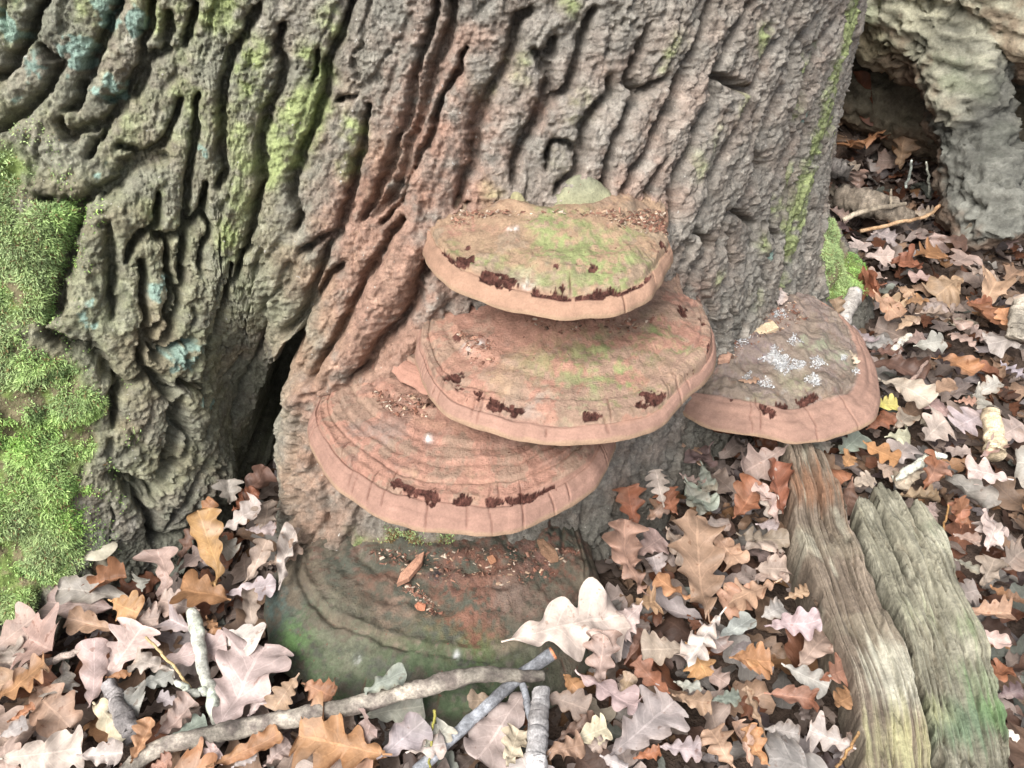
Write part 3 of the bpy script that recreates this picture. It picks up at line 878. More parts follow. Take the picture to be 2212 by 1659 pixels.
# topmost
A_T, A_V, A_nt = bracket('bracket_fungus', 'topmost bracket of the stack, green algae on its cap and a cream tan margin',
    [(904, 508), (906, 545), (922, 580), (962, 618), (1020, 649), (1100, 673), (1200, 688), (1300, 687), (1370, 671), (1420, 634), (1447, 585), (1448, 545), (1438, 515)],
    [(-.085, 1.04, .385), (.21, 1.09, .385)], (.06, 1.035, .395), .392, T=.027, t0=.72, rise=.004, q=1.0, umbo=.016, edge_dip=.032, bandk=.038,
    grooves=[(.62, .003, .05), (.46, .003, .05)], band=.925, seed=1, base=TAN * .95, rim=np.array([.272, .168, .116]), cracks=14, lump=.005,
    scars=[('5', '820,490 860,530', 14), ('5', '890,520 935,530', 24), ('5', '930,460', 16), ('5', '1030,610 1080,640 1120,640', 38), ('5', '1280,690 1310,705', 22), ('5', '1350,720 1400,725 1420,715', 30),
           ('5', '1490,725 1540,725 1590,710', 20), ('5', '1600,700 1660,690 1715,680', 20), ('5', '1770,675 1830,650 1880,630', 20), ('5', '1915,590 1945,560', 16), ('5', '1915,450 1945,480', 16), ('5', '1380,555', 15), ('5', '1570,555', 18)],
    blobs=[('5', 1350, 340, 130, GREEN, 1), ('5', 1450, 440, 200, GREEN, 1), ('5', 1680, 560, 160, GREEN * 1.1, 1.1), ('5', 1520, 520, 140, GREEN, .9), ('5', 1750, 430, 110, GREEN, .8), ('5', 880, 450, 60, GREEN, .8),
           ('5', 990, 540, 60, GREEN, .8), ('5', 1000, 470, 80, GREEN, .5), ('5', 1300, 650, 70, GREEN * .95, .6), ('5', 1460, 680, 50, GREEN, .7), ('5', 1600, 640, 90, GREEN * .9, .6), ('5', 1160, 520, 100, GREEN, .5),
           ('5', 950, 360, 90, PINK, .9), ('5', 1160, 400, 80, PINK, .8), ('5', 1050, 420, 90, TAN, .5), ('5', 870, 360, 70, PINK * .9, .8), ('5', 1850, 450, 80, PINK, .6), ('5', 1640, 300, 70, PINK, .8),
           ('5', 1165, 370, 26, WHITE, .9), ('5', 1228, 662, 32, WHITE, 1.2), ('5', 1500, 590, 50, GREYB, .3), ('5', 1330, 530, 30, GREYB * 1.2, .6), ('5', 1220, 620, 70, np.array([.33, .30, .2]), .6)])
# middle
B_T, B_V, B_nt = bracket('bracket_fungus', 'widest bracket, middle of the stack, pinkish cap with green algae smears and torn rim',
    [(944, 655), (906, 722), (896, 770), (912, 840), (960, 891), (1050, 931), (1150, 954), (1270, 963), (1380, 946), (1470, 892), (1532, 812), (1544, 745), (1518, 690), (1470, 645)],
    [(-.115, 1.06, .285), (.24, 1.15, .28)], (.075, 1.02, .29), .286, T=.023, t0=.86, rise=.022, q=1.2, bandk=.015, edge_dip=.008,
    grooves=[(.98, .0010, .006), (.88, .0024, .009), (.74, .0026, .025), (.55, .0025, .05)], band=.957, seed=2, base=PINK * 1.04, rim=np.array([.262, .158, .120]), cracks=34, nphi=720,
    scars=[('5', '870,905 890,910', 18), ('5', '835,1110 870,1105 880,1150', 26), ('5', '985,1215', 22), ('5', '1050,1250 1100,1270 1150,1270 1200,1290', 22), ('5', '1530,1310 1570,1310 1610,1300', 18), ('5', '1790,1255 1830,1250', 14),
           ('5', '1860,1220 1910,1230', 34), ('5', '2040,1150 2070,1110 2110,1080', 22), ('5', '2140,1040 2150,980 2160,930', 18), ('5', '2010,770 2015,790', 20), ('5', '2100,820 2120,840', 14)],
    blobs=[('5', 1420, 1010, 190, GREEN, 1), ('5', 1600, 1030, 160, GREEN, 1), ('5', 1300, 1060, 110, GREEN, .8), ('5', 1700, 1150, 110, GREEN, 1), ('5', 1920, 880, 110, GREEN * .95, .9), ('5', 2020, 990, 90, GREEN * .9, .7), ('5', 1780, 960, 110, GREEN * .9, .7),
           ('5', 1480, 1180, 120, GREEN, .6), ('5', 1240, 1150, 150, TAN, .7), ('5', 1300, 1210, 150, GREYB * 1.4, .6), ('5', 1060, 1130, 90, TAN, .8), ('5', 2030, 1080, 110, TAN, .6), ('5', 1500, 1270, 120, np.array([.30, .27, .17]), .6),
           ('5', 1000, 830, 150, PINK, 1), ('5', 1300, 830, 200, PINK, 1), ('5', 960, 960, 70, GREYB, .6), ('5', 930, 960, 34, WHITE * .8, .7), ('5', 990, 940, 26, WHITE * .9, .6), ('5', 900, 1020, 80, TAN, .6), ('5', 1100, 800, 120, PINK * .7, .5), ('5', 1900, 1200, 80, GREEN * .8, .5)])
# lower
C_T, C_V, C_nt = bracket('bracket_fungus', 'dusty pink bracket under the widest one, stepped rings and a broad smooth margin',
    [(718, 862), (682, 895), (671, 940), (690, 1000), (740, 1066), (850, 1131), (960, 1157), (1100, 1150), (1200, 1115), (1285, 1050), (1322, 980), (1330, 930)],
    [(-.24, .97, .218), (.15, 1.0, .21)], (-.05, .95, .21), .205, T=.026, t0=.82, rise=.022, q=1.1,
    grooves=[(.965, .0012, .008), (.83, .0042, .008), (.75, .0050, .009), (.66, .0036, .011), (.54, .004, .018), (.38, .005, .04)], band=.918, seed=3, base=PINK * .98, rim=np.array([.265, .158, .121]), cracks=26, nphi=720,
    scars=[('F', '858,1047 890,1058 940,1072', 11), ('F', '985,1086 1010,1085', 8), ('F', '1058,1082 1085,1084', 7), ('F', '1095,1076 1140,1078', 9), ('F', '1150,1072 1195,1052', 7), ('F', '1302,990', 7)],
    blobs=[('F', 830, 930, 60, GREYB * 1.2, .6), ('F', 760, 930, 30, GREYB, .5), ('F', 860, 870, 55, PINK * .55, .9), ('F', 1000, 1010, 90, PINK * 1.05, .7), ('F', 1030, 1050, 50, TAN, .5), ('F', 900, 1030, 40, TAN, .4), ('F', 1150, 1010, 60, PINK, .7), ('F', 925, 950, 8, WHITE, .8)])
# right, near the ground
D_T, D_V, D_nt = bracket('bracket_fungus', 'humped grey brown bracket over the plank end, flecked with white mould and wood chips',
    [(1448, 835), (1455, 872), (1482, 902), (1560, 930), (1690, 958), (1760, 952), (1800, 944), (1872, 918), (1898, 862), (1888, 782), (1838, 712), (1765, 670), (1700, 654)],
    [(.262, 1.20, .085), (.42, 1.40, .08)], (.36, 1.26, .09), .085, T=.029, t0=.76, rise=.004, q=1.0, umbo=.013, wob=.02, lump=.009, edge_dip=.006,
    grooves=[(.70, .004, .02), (.56, .004, .03), (.93, .002, .012)], band=.855, seed=4, base=np.array([.190, .150, .130]), rim=np.array([.255, .156, .119]), cracks=12,
    scars=[('6', '720,840 760,850', 26), ('6', '790,810 830,820', 22), ('6', '900,805 960,790 1000,780', 26), ('6', '990,760 1000,770', 16), ('6', '550,790', 12)],
    blobs=[('6', 1000, 480, 130, np.array([0.211, 0.216, 0.147]), .9), ('6', 1150, 580, 90, np.array([0.218, 0.224, 0.156]), .8), ('6', 900, 700, 130, np.array([0.211, 0.192, 0.129]), .8), ('6', 700, 780, 120, np.array([0.242, 0.208, 0.138]), .8), ('6', 700, 500, 120, np.array([0.148, 0.112, 0.115]), .9),
           ('6', 950, 350, 90, np.array([0.156, 0.124, 0.110]), .8), ('6', 780, 560, 50, WHITE * .85, .85), ('6', 830, 610, 44, WHITE * .85, .8), ('6', 900, 600, 30, WHITE * .8, .8), ('6', 1000, 590, 34, WHITE * .85, .8), ('6', 985, 680, 34, WHITE * .8, .8), ('6', 740, 700, 30, WHITE * .8, .7),
           ('6', 1145, 565, 18, WHITE, .7), ('6', 830, 750, 22, WHITE * .7, .7), ('6', 640, 770, 18, WHITE * .7, .6), ('6', 880, 470, 28, WHITE * .7, .6), ('6', 480, 620, 60, PINK * .8, .6), ('6', 780, 740, 40, PINK * .8, .5), ('6', 1050, 800, 60, TAN, .5)])
# sliver behind the middle bracket
bracket('bracket_fungus', 'small pink bracket tucked behind the widest one, only its edge showing',
    [(848, 765), (842, 792), (862, 822), (905, 845), (945, 858), (985, 860)], [(-.17, .97, .262), (-.02, .95, .255)], (-.09, .99, .26), .252, T=.014, t0=.6, rise=.012, q=1,
    grooves=[(.8, .002, .03)], band=.8, seed=6, base=PINK * .9, rim=PINK * .98, cracks=4, nphi=160, creamlip=False)
# old one on the ground
E_MARGIN = [(600, 1255, -0.002), (570, 1300, -0.018), (572, 1360, -0.022), (600, 1430, -0.022), (665, 1492, -0.022), (765, 1538, -0.022), (900, 1568, -0.022), (1050, 1574, -0.022), (1180, 1530, -0.022), (1262, 1452, -0.022), (1300, 1385, -0.018), (1310, 1330, -0.002)]
E_T, E_V, E_nt = bracket('bracket_fungus', 'old dark green and brown bracket on the ground below the stack, ringed by leaves',
    E_MARGIN, [(-.22, .83, -.02), (.10, .845, -.02)], (-.06, .85, -.01), 0.0, T=.050, t0=.62, rise=.022, q=1.0, wob=.03, lump=.006,
    grooves=[(.78, .007, .014), (.60, .004, .02), (.50, .003, .02), (.40, .004, .03), (.86, .004, .03)], band=.995, seed=5, base=np.array([.070, .072, .055]), rim=OLIVE, cracks=22, nphi=420, creamlip=False, radial=.0006,
    blobs=[('F', 600, 1330, 70, TEAL, 1), ('F', 640, 1420, 80, DKGREEN, 1.2), ('F', 720, 1490, 80, DKGREEN, 1.1), ('F', 640, 1390, 40, np.array([0.094, 0.164, 0.059]), .7), ('F', 820, 1450, 110, DKGREEN * .9, .8), ('F', 980, 1430, 110, DKGREEN * 1.15, 1.1), ('F', 1030, 1410, 40, np.array([0.101, 0.180, 0.049]), .9),
           ('F', 1150, 1460, 70, OLIVE * .8, 1), ('F', 1000, 1500, 120, DKGREEN * .8, 1), ('F', 1030, 1275, 90, np.array([.13, .055, .036]), 1.3), ('F', 850, 1240, 80, np.array([.10, .052, .036]), 1.0), ('F', 1180, 1200, 70, np.array([.13, .062, .042]), 1.1), ('F', 850, 1310, 60, np.array([0.156, 0.111, 0.083]), .9), ('F', 1010, 1280, 70, np.array([0.187, 0.098, 0.069]), 1), ('F', 720, 1330, 60, OLIVE, .8), ('F', 760, 1400, 60, OLIVE * 1.2, .8), ('F', 1100, 1300, 60, np.array([0.133, 0.098, 0.078]), .8),
           ('F', 980, 1245, 50, np.array([0.101, 0.057, 0.044]), .9), ('F', 940, 1240, 16, np.array([0.039, 0.033, 0.034]), .9), ('F', 987, 1412, 9, WHITE * .6, .9), ('F', 770, 1424, 9, WHITE * .6, .7), ('F', 1160, 1190, 50, np.array([0.172, 0.098, 0.078]), .8)])


# ================================================================== FALLEN LOG BEHIND, ROTTEN PLANKS, STICKS
def voxel_blob(chains, voxel, name='tmp'):
    """chains of (x,y,z,r) -> one closed surface, as numpy verts and quad faces"""
    Vs, Fs, off = [], [], 0
    for ch in chains:
        ch = np.array(ch, float)
        pts = resample(ch, max(6, int(len(ch) * 8)))
        C, rad = pts[:, :3], pts[:, 3]
        tg = np.gradient(C, axis=0); tg /= np.linalg.norm(tg, axis=1, keepdims=True)
        a = np.cross(tg, [0.13, .2, 1.]); a /= np.linalg.norm(a, axis=1, keepdims=True)
        b = np.cross(tg, a)
        th = np.linspace(0, 2 * np.pi, 24, endpoint=False)
        ringp = C[:, None] + rad[:, None, None] * (np.cos(th)[None, :, None] * a[:, None] + np.sin(th)[None, :, None] * b[:, None])
        n = len(C)
        Vs.append(ringp.reshape(-1, 3)); Vs.append(C[[0, -1]])
        f = [tuple(int(v) + off for v in q) for q in grid_faces(n, 24, True)]
        c0 = off + n * 24
        f += [(c0, off + (k + 1) % 24, off + k) for k in range(24)]
        f += [(c0 + 1, off + (n - 1) * 24 + k, off + (n - 1) * 24 + (k + 1) % 24) for k in range(24)]
        Fs += f; off += n * 24 + 2
    me = bpy.data.meshes.new(name)
    me.from_pydata(np.vstack(Vs).tolist(), [], Fs)
    o = bpy.data.objects.new(name, me); COL.objects.link(o)
    md = o.modifiers.new('remesh', 'REMESH'); md.mode = 'VOXEL'; md.voxel_size = voxel
    dg = bpy.context.evaluated_depsgraph_get()
    ev = bpy.data.meshes.new_from_object(o.evaluated_get(dg))
    V = np.empty(len(ev.vertices) * 3, np.float32); ev.vertices.foreach_get('co', V); V = V.reshape(-1, 3).astype(float)
    N = np.empty(len(ev.vertices) * 3, np.float32); ev.vertices.foreach_get('normal', N); N = N.reshape(-1, 3).astype(float)
    nf = len(ev.polygons)
    F = np.empty(len(ev.loops), np.int32); ev.loops.foreach_get('vertex_index', F)
    F = F.reshape(nf, -1)
    bpy.data.objects.remove(o); bpy.data.meshes.remove(me); bpy.data.meshes.remove(ev)
    return V, N, F

def log_piece(name, chains, voxel, axis, parent, ca, cb, cc, dark_under, amp=1.0, seed=0, stub=None):
    V, N, F = voxel_blob(chains, voxel)
    ax = np.array(axis, float); ax /= np.linalg.norm(ax)
    al = V @ ax
    Pn = V - np.outer(al, ax) * .90                       # long features along the grain
    g = fbm(Pn * 40, 4, seed + 1, rot=False); g0 = fbm(V * 8, 3, seed + 2); gf = fbm(Pn * 150, 3, seed + 3, rot=False); pit = fbm(V * 42, 3, seed + 4)
    d = amp * (.012 * g + .022 * g0 + .006 * gf - .020 * sstep(.35, .6, pit) - .008 * np.exp(-np.abs(fbm(Pn * 55, 3, seed + 9, rot=False)) / .06))
    V2 = V + N * d[:, None]
    k = np.clip(.5 + .8 * g0 + .3 * g, 0, 1)[:, None]
    c = np.array(ca) * (1 - k) + np.array(cb) * k
    c = c * (1 + .40 * gf[:, None])
    m = sstep(.1, .5, fbm(V * 13, 4, seed + 5))[:, None] * .6
    c = c * (1 - m) + np.array(cc) * m
    if stub is not None:                                  # the broken limb is weathered to slate
        q = np.array(stub)
        dd = np.min([np.linalg.norm((V - a[:3]) * np.array([1, 1, .6]), axis=1) for a in q], axis=0)
        w = (sstep(.20, .08, dd + .04 * g0 + .02 * g))[:, None] * .92
        lowr = sstep(.25, .05, V[:, 2] + .06 * g0)[:, None]
        c = c * (1 - w) + (np.array([.06, .06, .056]) * (1 - lowr) + np.array([.125, .125, .112]) * lowr) * (1 + .35 * gf[:, None]) * w
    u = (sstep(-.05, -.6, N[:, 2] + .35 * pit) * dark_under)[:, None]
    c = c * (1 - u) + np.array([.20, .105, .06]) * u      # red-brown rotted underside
    o = mesh_np(name, V2 - np.array(parent.location), F, M_WOOD, np.clip(c, .01, .9), parent=parent)
    return o

lg = empty('fallen_log', (1.0, 2.0, 0))
tag(lg, 'big pale rotting log lying behind the oak, hollow underneath and propped on a broken stub', 'log')
_stub = [(*at_y(2075, 190, 1.88), .085), (*at_y(2095, 280, 1.80), .078), (*at_y(2118, 380, 1.73), .08), (*at_y(2145, 460, 1.66), .082), (*at_y(2165, 520, 1.62), .06)]
log_piece('log_body', [[(.30, 2.75, .58, .26), (.62, 2.42, .57, .26), (.85, 2.14, .54, .25), (1.10, 1.95, .50, .25), (1.5, 1.85, .46, .26), (2.1, 1.8, .42, .25)],
    [(.80, 2.12, .47, .18), (.90, 1.94, .38, .14), (.955, 1.82, .26, .085), (.97, 1.77, .17, .04)], [(1.16, 1.90, .45, .14), (1.24, 1.80, .30, .08), (1.27, 1.76, .2, .05)],
    _stub, [(*at_y(2060, 300, 1.78), .035), (*at_y(2055, 345, 1.75), .03)]], .0072, (1, -.45, -.08), lg, (.33, .315, .225), (.48, .46, .345), (.31, .34, .21), .5, 1.0, 60, stub=_stub)
log_piece('log_root', [[(.50, 2.62, .30, .10), (.74, 2.35, .22, .11), (1.0, 2.15, .12, .12), (1.3, 2.1, .05, .12)]], .010, (1, -.6, -.3), lg, (.12, .105, .075), (.16, .14, .10), (.10, .085, .065), .3, .7, 80)

def slab(name, label, left, right, z, seed, cols, splits=(), moss=None, ragged=None):
    """a rotten board: outline taken from two edges, rounded top with deep grain"""
    nl, nw = 360, 130
    Lp = resample([at_z(p[0], p[1], z * .55) for p in left], nl); Rp = resample([at_z(p[0], p[1], z * .6) for p in right], nl)
    u = np.linspace(0, 1, nl)[:, None]; v = np.linspace(-1, 1, nw)[None, :]
    edge = fbm(np.stack([u[:, 0] * 26, u[:, 0] * 0, u[:, 0] * 0 + seed], -1), 4, seed) * .004
    edge2 = fbm(np.stack([u[:, 0] * 26, u[:, 0] * 0, u[:, 0] * 0 + seed + 9], -1), 4, seed + 3) * .005
    C = (Lp + Rp) / 2; D = (Rp - Lp) / 2
    wdt = np.linalg.norm(D, axis=1)
    sv = np.sin(v * np.pi / 2)
    sc = 1 + np.where(v < 0, edge[:, None], edge2[:, None]) / wdt[:, None] * np.abs(sv) ** 10
    P = C[:, None] + D[:, None] * (sv * sc)[..., None]
    prof = np.clip(1 - np.abs(v) ** 12, 0, 1) ** .5
    h = z * (.25 + .75 * prof) + 0 * u
    gx = np.stack([np.broadcast_to(u * 3.2, h.shape), np.broadcast_to(sv + .03 * np.sin(u * 4 + seed), h.shape) * (wdt[:, None] * 140), np.full(h.shape, seed * 1.7)], -1).reshape(-1, 3)
    g = fbm(gx, 4, seed + 11, rot=False).reshape(h.shape); g2 = fbm(gx * np.array([2.6, 3., 1]), 3, seed + 12, rot=False).reshape(h.shape)
    big = fbm(gx * np.array([1.2, .22, 1]), 3, seed + 13, rot=False).reshape(h.shape)
    step = sstep(.05, .25, big) * .007
    h = h + prof * (.0024 * g + .0020 * g2 + .0025 * big + step * .8)
    fur = np.abs(fbm(gx * np.array([.55, .6, 1]), 3, seed + 14, rot=False).reshape(h.shape))
    h -= prof * .009 * np.exp(-fur / .05)
    fur2 = np.abs(fbm(gx * np.array([1.2, 1.6, 1]), 3, seed + 16, rot=False).reshape(h.shape))
    h -= prof * .0035 * np.exp(-fur2 / .07)
    for (a, b, vv, w, dp) in splits:
        line = vv + .06 * np.sin(u * 9 + seed) + .05 * fbm(np.stack([u[:, 0] * 20, u[:, 0] * 0, u[:, 0] * 0 + vv], -1), 2, seed)[:, None]
        h -= dp * np.exp(-((sv - line) / w) ** 2) * sstep(a - .02, a + .03, u) * (1 - sstep(b - .06, b, u))
    taper = np.ones(h.shape)
    if ragged:
        rv, ru = np.array(ragged).T
        u0 = np.interp(sv[0], rv, ru) + .012 * fbm(np.stack([sv[0] * 14, sv[0] * 0, sv[0] * 0 + seed], -1), 3, seed)
        taper = sstep(0, .012, u - u0[None])
        h = h * taper - .03 * (1 - taper)
        taper = 1
    h = h * taper
    P[..., 2] = h
    # skirt into the litter
    for k in (0, -1):
        P[:, k, 2] = -.055
    P[0, :, 2] = -.05
    V = P.reshape(-1, 3)
    g_, g2_, b_ = g.reshape(-1, 1), g2.reshape(-1, 1), big.reshape(-1, 1)
    k = np.clip(.5 + .6 * g_ + .5 * b_, 0, 1)
    c = np.array(cols[0]) * (1 - k) + np.array(cols[1]) * k
    m = sstep(.15, .55, fbm(V * 16, 4, seed + 15))[:, None]
    c = c * (1 - .6 * m) + np.array(cols[2]) * .6 * m
    wear = sstep(.3, .7, fbm(V * np.array([60, 20, 20]), 3, seed + 17))[:, None] * .5
    c = c * (1 - wear) + np.array([.38, .36, .28]) * wear
    c = c * (1 + .24 * g2_)
    fd = np.exp(-(fur.reshape(-1, 1) / .07) ** 2) * .4
    c = c * (1 - fd) + np.array([.10, .075, .05]) * fd
    for (x, y, r, cc, st) in (moss or []):
        q = at_z(x, y, z)
        d = np.linalg.norm((V - q)[:, :2], axis=1) / r
        mm = (sstep(.2, .8, np.exp(-d * d) * st + .25 * g2_[:, 0] + .2 * g_[:, 0]) * np.minimum(1, 2 * np.exp(-d * d * .8)))[:, None]
        c = c * (1 - mm) + np.array(cc) * mm
    o0 = V[nl * nw // 2 + nw // 2] * np.array([1, 1, 0])
    o = mesh_np(name, V - o0, grid_faces(nl, nw)[:, ::-1], M_WOOD, np.clip(c, .01, .9))
    o.location = o0
    tag(o, label, 'wood plank', 'halves of the rotten plank')
    return o

PL_L = [(1684, 945), (1692, 985), (1702, 1040), (1716, 1150), (1742, 1240), (1792, 1390), (1838, 1500), (1852, 1600), (1862, 1700), (1868, 1760)]
PL_R = [(1735, 950), (1770, 1000), (1793, 1045), (1816, 1085), (1824, 1150), (1852, 1210), (1882, 1290), (1922, 1380), (1952, 1460), (1982, 1560), (2000, 1659), (2012, 1720), (2020, 1770)]
PR_L = [(1832, 1086), (1846, 1150), (1868, 1215), (1902, 1285), (1938, 1380), (1972, 1480), (2000, 1580), (2022, 1659), (2034, 1720), (2042, 1770)]
PR_R = [(1935, 1052), (1992, 1125), (2042, 1200), (2062, 1290), (2100, 1370), (2126, 1440), (2152, 1560), (2166, 1620), (2172, 1700), (2176, 1770)]
slab('rotten_plank', 'brown rotten plank half that runs up under the humped grey bracket', PL_L, PL_R, .055, 3,
     ((.135, .106, .08), (.235, .19, .145), (.19, .165, .122)), ragged=[(-1, .0), (.3, .0), (.6, .02), (1, .1)], splits=[(.0, .42, .12, .08, .016), (.25, .7, -.5, .05, .005), (.5, .9, .45, .05, .005)],
     moss=[(1960, 1480, .05, (.36, .34, .27), .8), (1915, 1420, .03, (.36, .34, .27), .8), (1960, 1620, .06, (.30, .28, .16), .6), (1760, 1050, .05, (.21, .12, .075), .8)])
slab('rotten_plank', 'greenish rotten plank half with a ragged broken end and mossy outer edge', PR_L, PR_R, .06, 8,
     ((.145, .135, .10), (.25, .235, .175), (.185, .195, .135)), ragged=[(-1, .05), (-.8, .02), (-.5, .03), (-.36, .11), (-.27, .10), (-.18, .01), (.2, -.01), (.45, .04), (.6, .11), (.8, .09), (1, .14)], splits=[(.1, .36, -.3, .06, .03), (.06, .25, .5, .06, .02), (.1, .5, .25, .05, .007), (.3, .8, -.55, .05, .005), (.45, .95, .3, .06, .006)],
     moss=[(2110, 1470, .035, (.14, .175, .10), .55), (2142, 1540, .03, (.12, .19, .085), .7), (2090, 1360, .025, (.15, .18, .10), .5), (2080, 1560, .04, (.12, .16, .10), .7), (2020, 1530, .025, (.30, .30, .18), .6), (1985, 1330, .04, (.25, .26, .17), .4)])

def tube_data(P, rad, nu=16, seed=0, rough=.12, detail=120.0, caps=True):
    tg = np.gradient(P, axis=0); tg /= np.maximum(np.linalg.norm(tg, axis=1, keepdims=True), 1e-9)
    a = np.cross(tg, [0.1, .15, 1.]); a /= np.linalg.norm(a, axis=1, keepdims=True)
    b = np.cross(tg, a)
    th = np.linspace(0, 2 * np.pi, nu, endpoint=False)
    V = P[:, None] + rad[:, None, None] * (np.cos(th)[None, :, None] * a[:, None] + np.sin(th)[None, :, None] * b[:, None])
    dirs = (V - P[:, None]) / rad[:, None, None]
    n = fbm(V.reshape(-1, 3) * detail * .8, 4, seed).reshape(V.shape[:2])
    V = V + dirs * (rad[:, None] * rough * n)[..., None]
    F = grid_faces(len(P), nu, True)
    V = V.reshape(-1, 3)
    if caps:
        i0, i1 = len(V), len(V) + 1
        V = np.vstack([V, P[:1], P[-1:]])
        k = np.arange(nu); k2 = (k + 1) % nu; e = (len(P) - 1) * nu
        F = np.vstack([F, np.stack([np.full(nu, i0), k2, k, k], 1), np.stack([np.full(nu, i1), e + k, e + k2, e + k2], 1)])
    return V, F

def quads_to_obj(name, V, F, mat, col, parent=None, loc=None):
    """quads, with repeated last index meaning a triangle"""
    if loc is not None: V = V - np.array(loc)
    tri = F[:, 2] == F[:, 3]
    Fq, Ft = F[~tri], F[tri][:, :3]
    F3 = np.vstack([Fq[:, [0, 1, 2]], Fq[:, [0, 2, 3]], Ft]) if len(Fq) else Ft
    o = mesh_np(name, V, F3, mat, col, parent=parent)
    if loc is not None: o.location = loc
    return o

def stick(name, label, pts, cat='stick', group=None, ca=(.2, .17, .14), cb=(.34, .32, .28), seed=0, n=90, rough=.16, branches=(), bend=.002, lich=None, nu=16, tipc=None):
    """pts: (px, py, z, radius) along the stick"""
    allV, allF, allC, off = [], [], [], 0
    for ib, ch in enumerate([pts] + list(branches)):
        W = np.array([np.r_[at_z(p[0], p[1], p[2]), p[3]] for p in ch])
        W = resample(W, n if ib == 0 else max(12, n // 4))
        P, rad = W[:, :3], W[:, 3]
        P = P + np.stack([fbm(np.stack([np.linspace(0, 7, len(P)) + q * 9, np.full(len(P), seed * 1.3), np.zeros(len(P))], -1), 3, seed + q) for q in range(3)], -1) * bend
        knot = np.clip(fbm(np.stack([np.linspace(0, 14, len(P)), np.full(len(P), seed * 2.3), np.zeros(len(P))], -1), 2, seed + 7), 0, 1)
        rad = rad * (1 + .10 * knot)
        V, F = tube_data(P, rad, nu, seed + ib, rough)
        ln = np.repeat(np.linspace(0, 1, len(P)), nu); ln = np.r_[ln, 0, 1]
        q = fbm(V * np.array([60, 60, 60]), 4, seed + 20); q2 = fbm(V * 220, 3, seed + 21)
        k = np.clip(.5 + .9 * q + .3 * q2, 0, 1)[:, None]
        c = np.array(ca) * (1 - k) + np.array(cb) * k
        c = c * (.62 + .62 * sstep(-.25, .35, fbm(V * 16, 3, seed + 31)))[:, None]
        if lich is not None:
            m = sstep(.05, .4, fbm(V * 75, 4, seed + 25))[:, None] * .8
            c = c * (1 - m) + np.array(lich) * m
        if tipc is not None:
            m = (ln > .985)[:, None]; c = np.where(m, np.array(tipc), c)
        allV.append(V); allF.append(F + off); allC.append(c); off += len(V)
    V = np.vstack(allV)
    o0 = V.mean(0); o0[2] = max(0, V[:, 2].min())
    o = quads_to_obj(name, V, np.vstack(allF), M_STICK, np.clip(np.vstack(allC), .01, .9), loc=o0)
    tag(o, label, cat, group)
    return o

SG = 'sticks lying on the leaves'
stick('fallen_stick', 'long grey barked stick lying across the front edge of the old green bracket', [(255, 1690, .02, .008), (330, 1625, .028, .0092), (480, 1580, .036, .0098), (640, 1548, .045, .0098), (800, 1508, .055, .0095), (960, 1478, .058, .009), (1090, 1462, .055, .008), (1172, 1459, .05, .005)],
      'stick', SG, (.115, .095, .082), (.31, .275, .225), 3, 220, .16, bend=.004, nu=22)
stick('fallen_stick', 'straight slate grey stick with an orange broken end passing under the long stick', [(900, 1668, .02, .0065), (985, 1585, .026, .0066), (1060, 1518, .033, .0066), (1130, 1452, .045, .0070), (1198, 1408, .058, .0074)],
      'stick', SG, (.19, .19, .20), (.33, .34, .36), 5, 110, .08, bend=.0015, tipc=(.42, .17, .08), branches=[[(1125, 1470, .04, .004), (1142, 1530, .03, .0042), (1150, 1600, .022, .004)]])
stick('fallen_stick', 'short upright grey stick end beside the slate grey stick, at the photo bottom', [(1158, 1700, .03, .010), (1160, 1640, .035, .0105), (1164, 1560, .04, .0105), (1172, 1488, .048, .0095)], 'stick', SG, (.27, .25, .24), (.42, .40, .39), 7, 80, .12, bend=.002)
stick('lichened_twig', 'pale lichen covered twig with one side branch among the leaves', [(418, 1322, .045, .0065), (430, 1380, .04, .0075), (444, 1450, .034, .007), (458, 1510, .028, .0068), (478, 1572, .02, .0075)], 'twig', SG, (.30, .30, .25), (.48, .47, .41), 9, 90, .2,
      branches=[[(452, 1495, .03, .0048), (415, 1495, .036, .0042), (380, 1476, .045, .003)]], bend=.003, lich=(.50, .54, .44))
stick('bark_strip', 'rough grey strip of bark stuck among leaves near the bottom corner', [(232, 1480, .03, .008), (262, 1540, .028, .0105), (290, 1600, .02, .0095)], 'bark piece', SG, (.22, .20, .19), (.34, .31, .30), 11, 60, .3, bend=.002)
stick('dry_stem', 'thin straw coloured stem pointing at the lichened twig', [(314, 1378, .05, .0016), (368, 1428, .045, .0017), (420, 1507, .03, .0015)], 'stem', 'dry stems', (.36, .26, .13), (.44, .33, .18), 13, 40, .1, nu=8)
stick('dry_stem', 'thin yellow stem standing between pale leaves under the slate grey stick', [(926, 1660, .03, .0013), (932, 1585, .04, .0013), (936, 1535, .055, .0017)], 'stem', 'dry stems', (.34, .31, .07), (.42, .38, .10), 14, 40, .1, nu=8)
stick('dry_stem', 'thin orange stem by the bottom end of the brown plank', [(1808, 1660, .03, .0016), (1840, 1610, .04, .0016), (1862, 1570, .05, .0014)], 'stem', 'dry stems', (.34, .19, .08), (.40, .24, .11), 15, 40, .1, nu=8)
stick('dry_stem', 'orange stem among the leaves beyond the green plank', [(2035, 1195, .03, .0016), (2040, 1150, .035, .0016), (2048, 1085, .05, .0013)], 'stem', 'dry stems', (.36, .19, .07), (.42, .24, .10), 16, 40, .1, nu=8)
stick('rolled_leaf', 'beige leaf rolled into a tube standing at the photo edge', [(2150, 980, .02, .014), (2147, 930, .03, .014), (2138, 885, .045, .012)], 'leaf', None, (.42, .33, .22), (.52, .43, .30), 17, 50, .16)
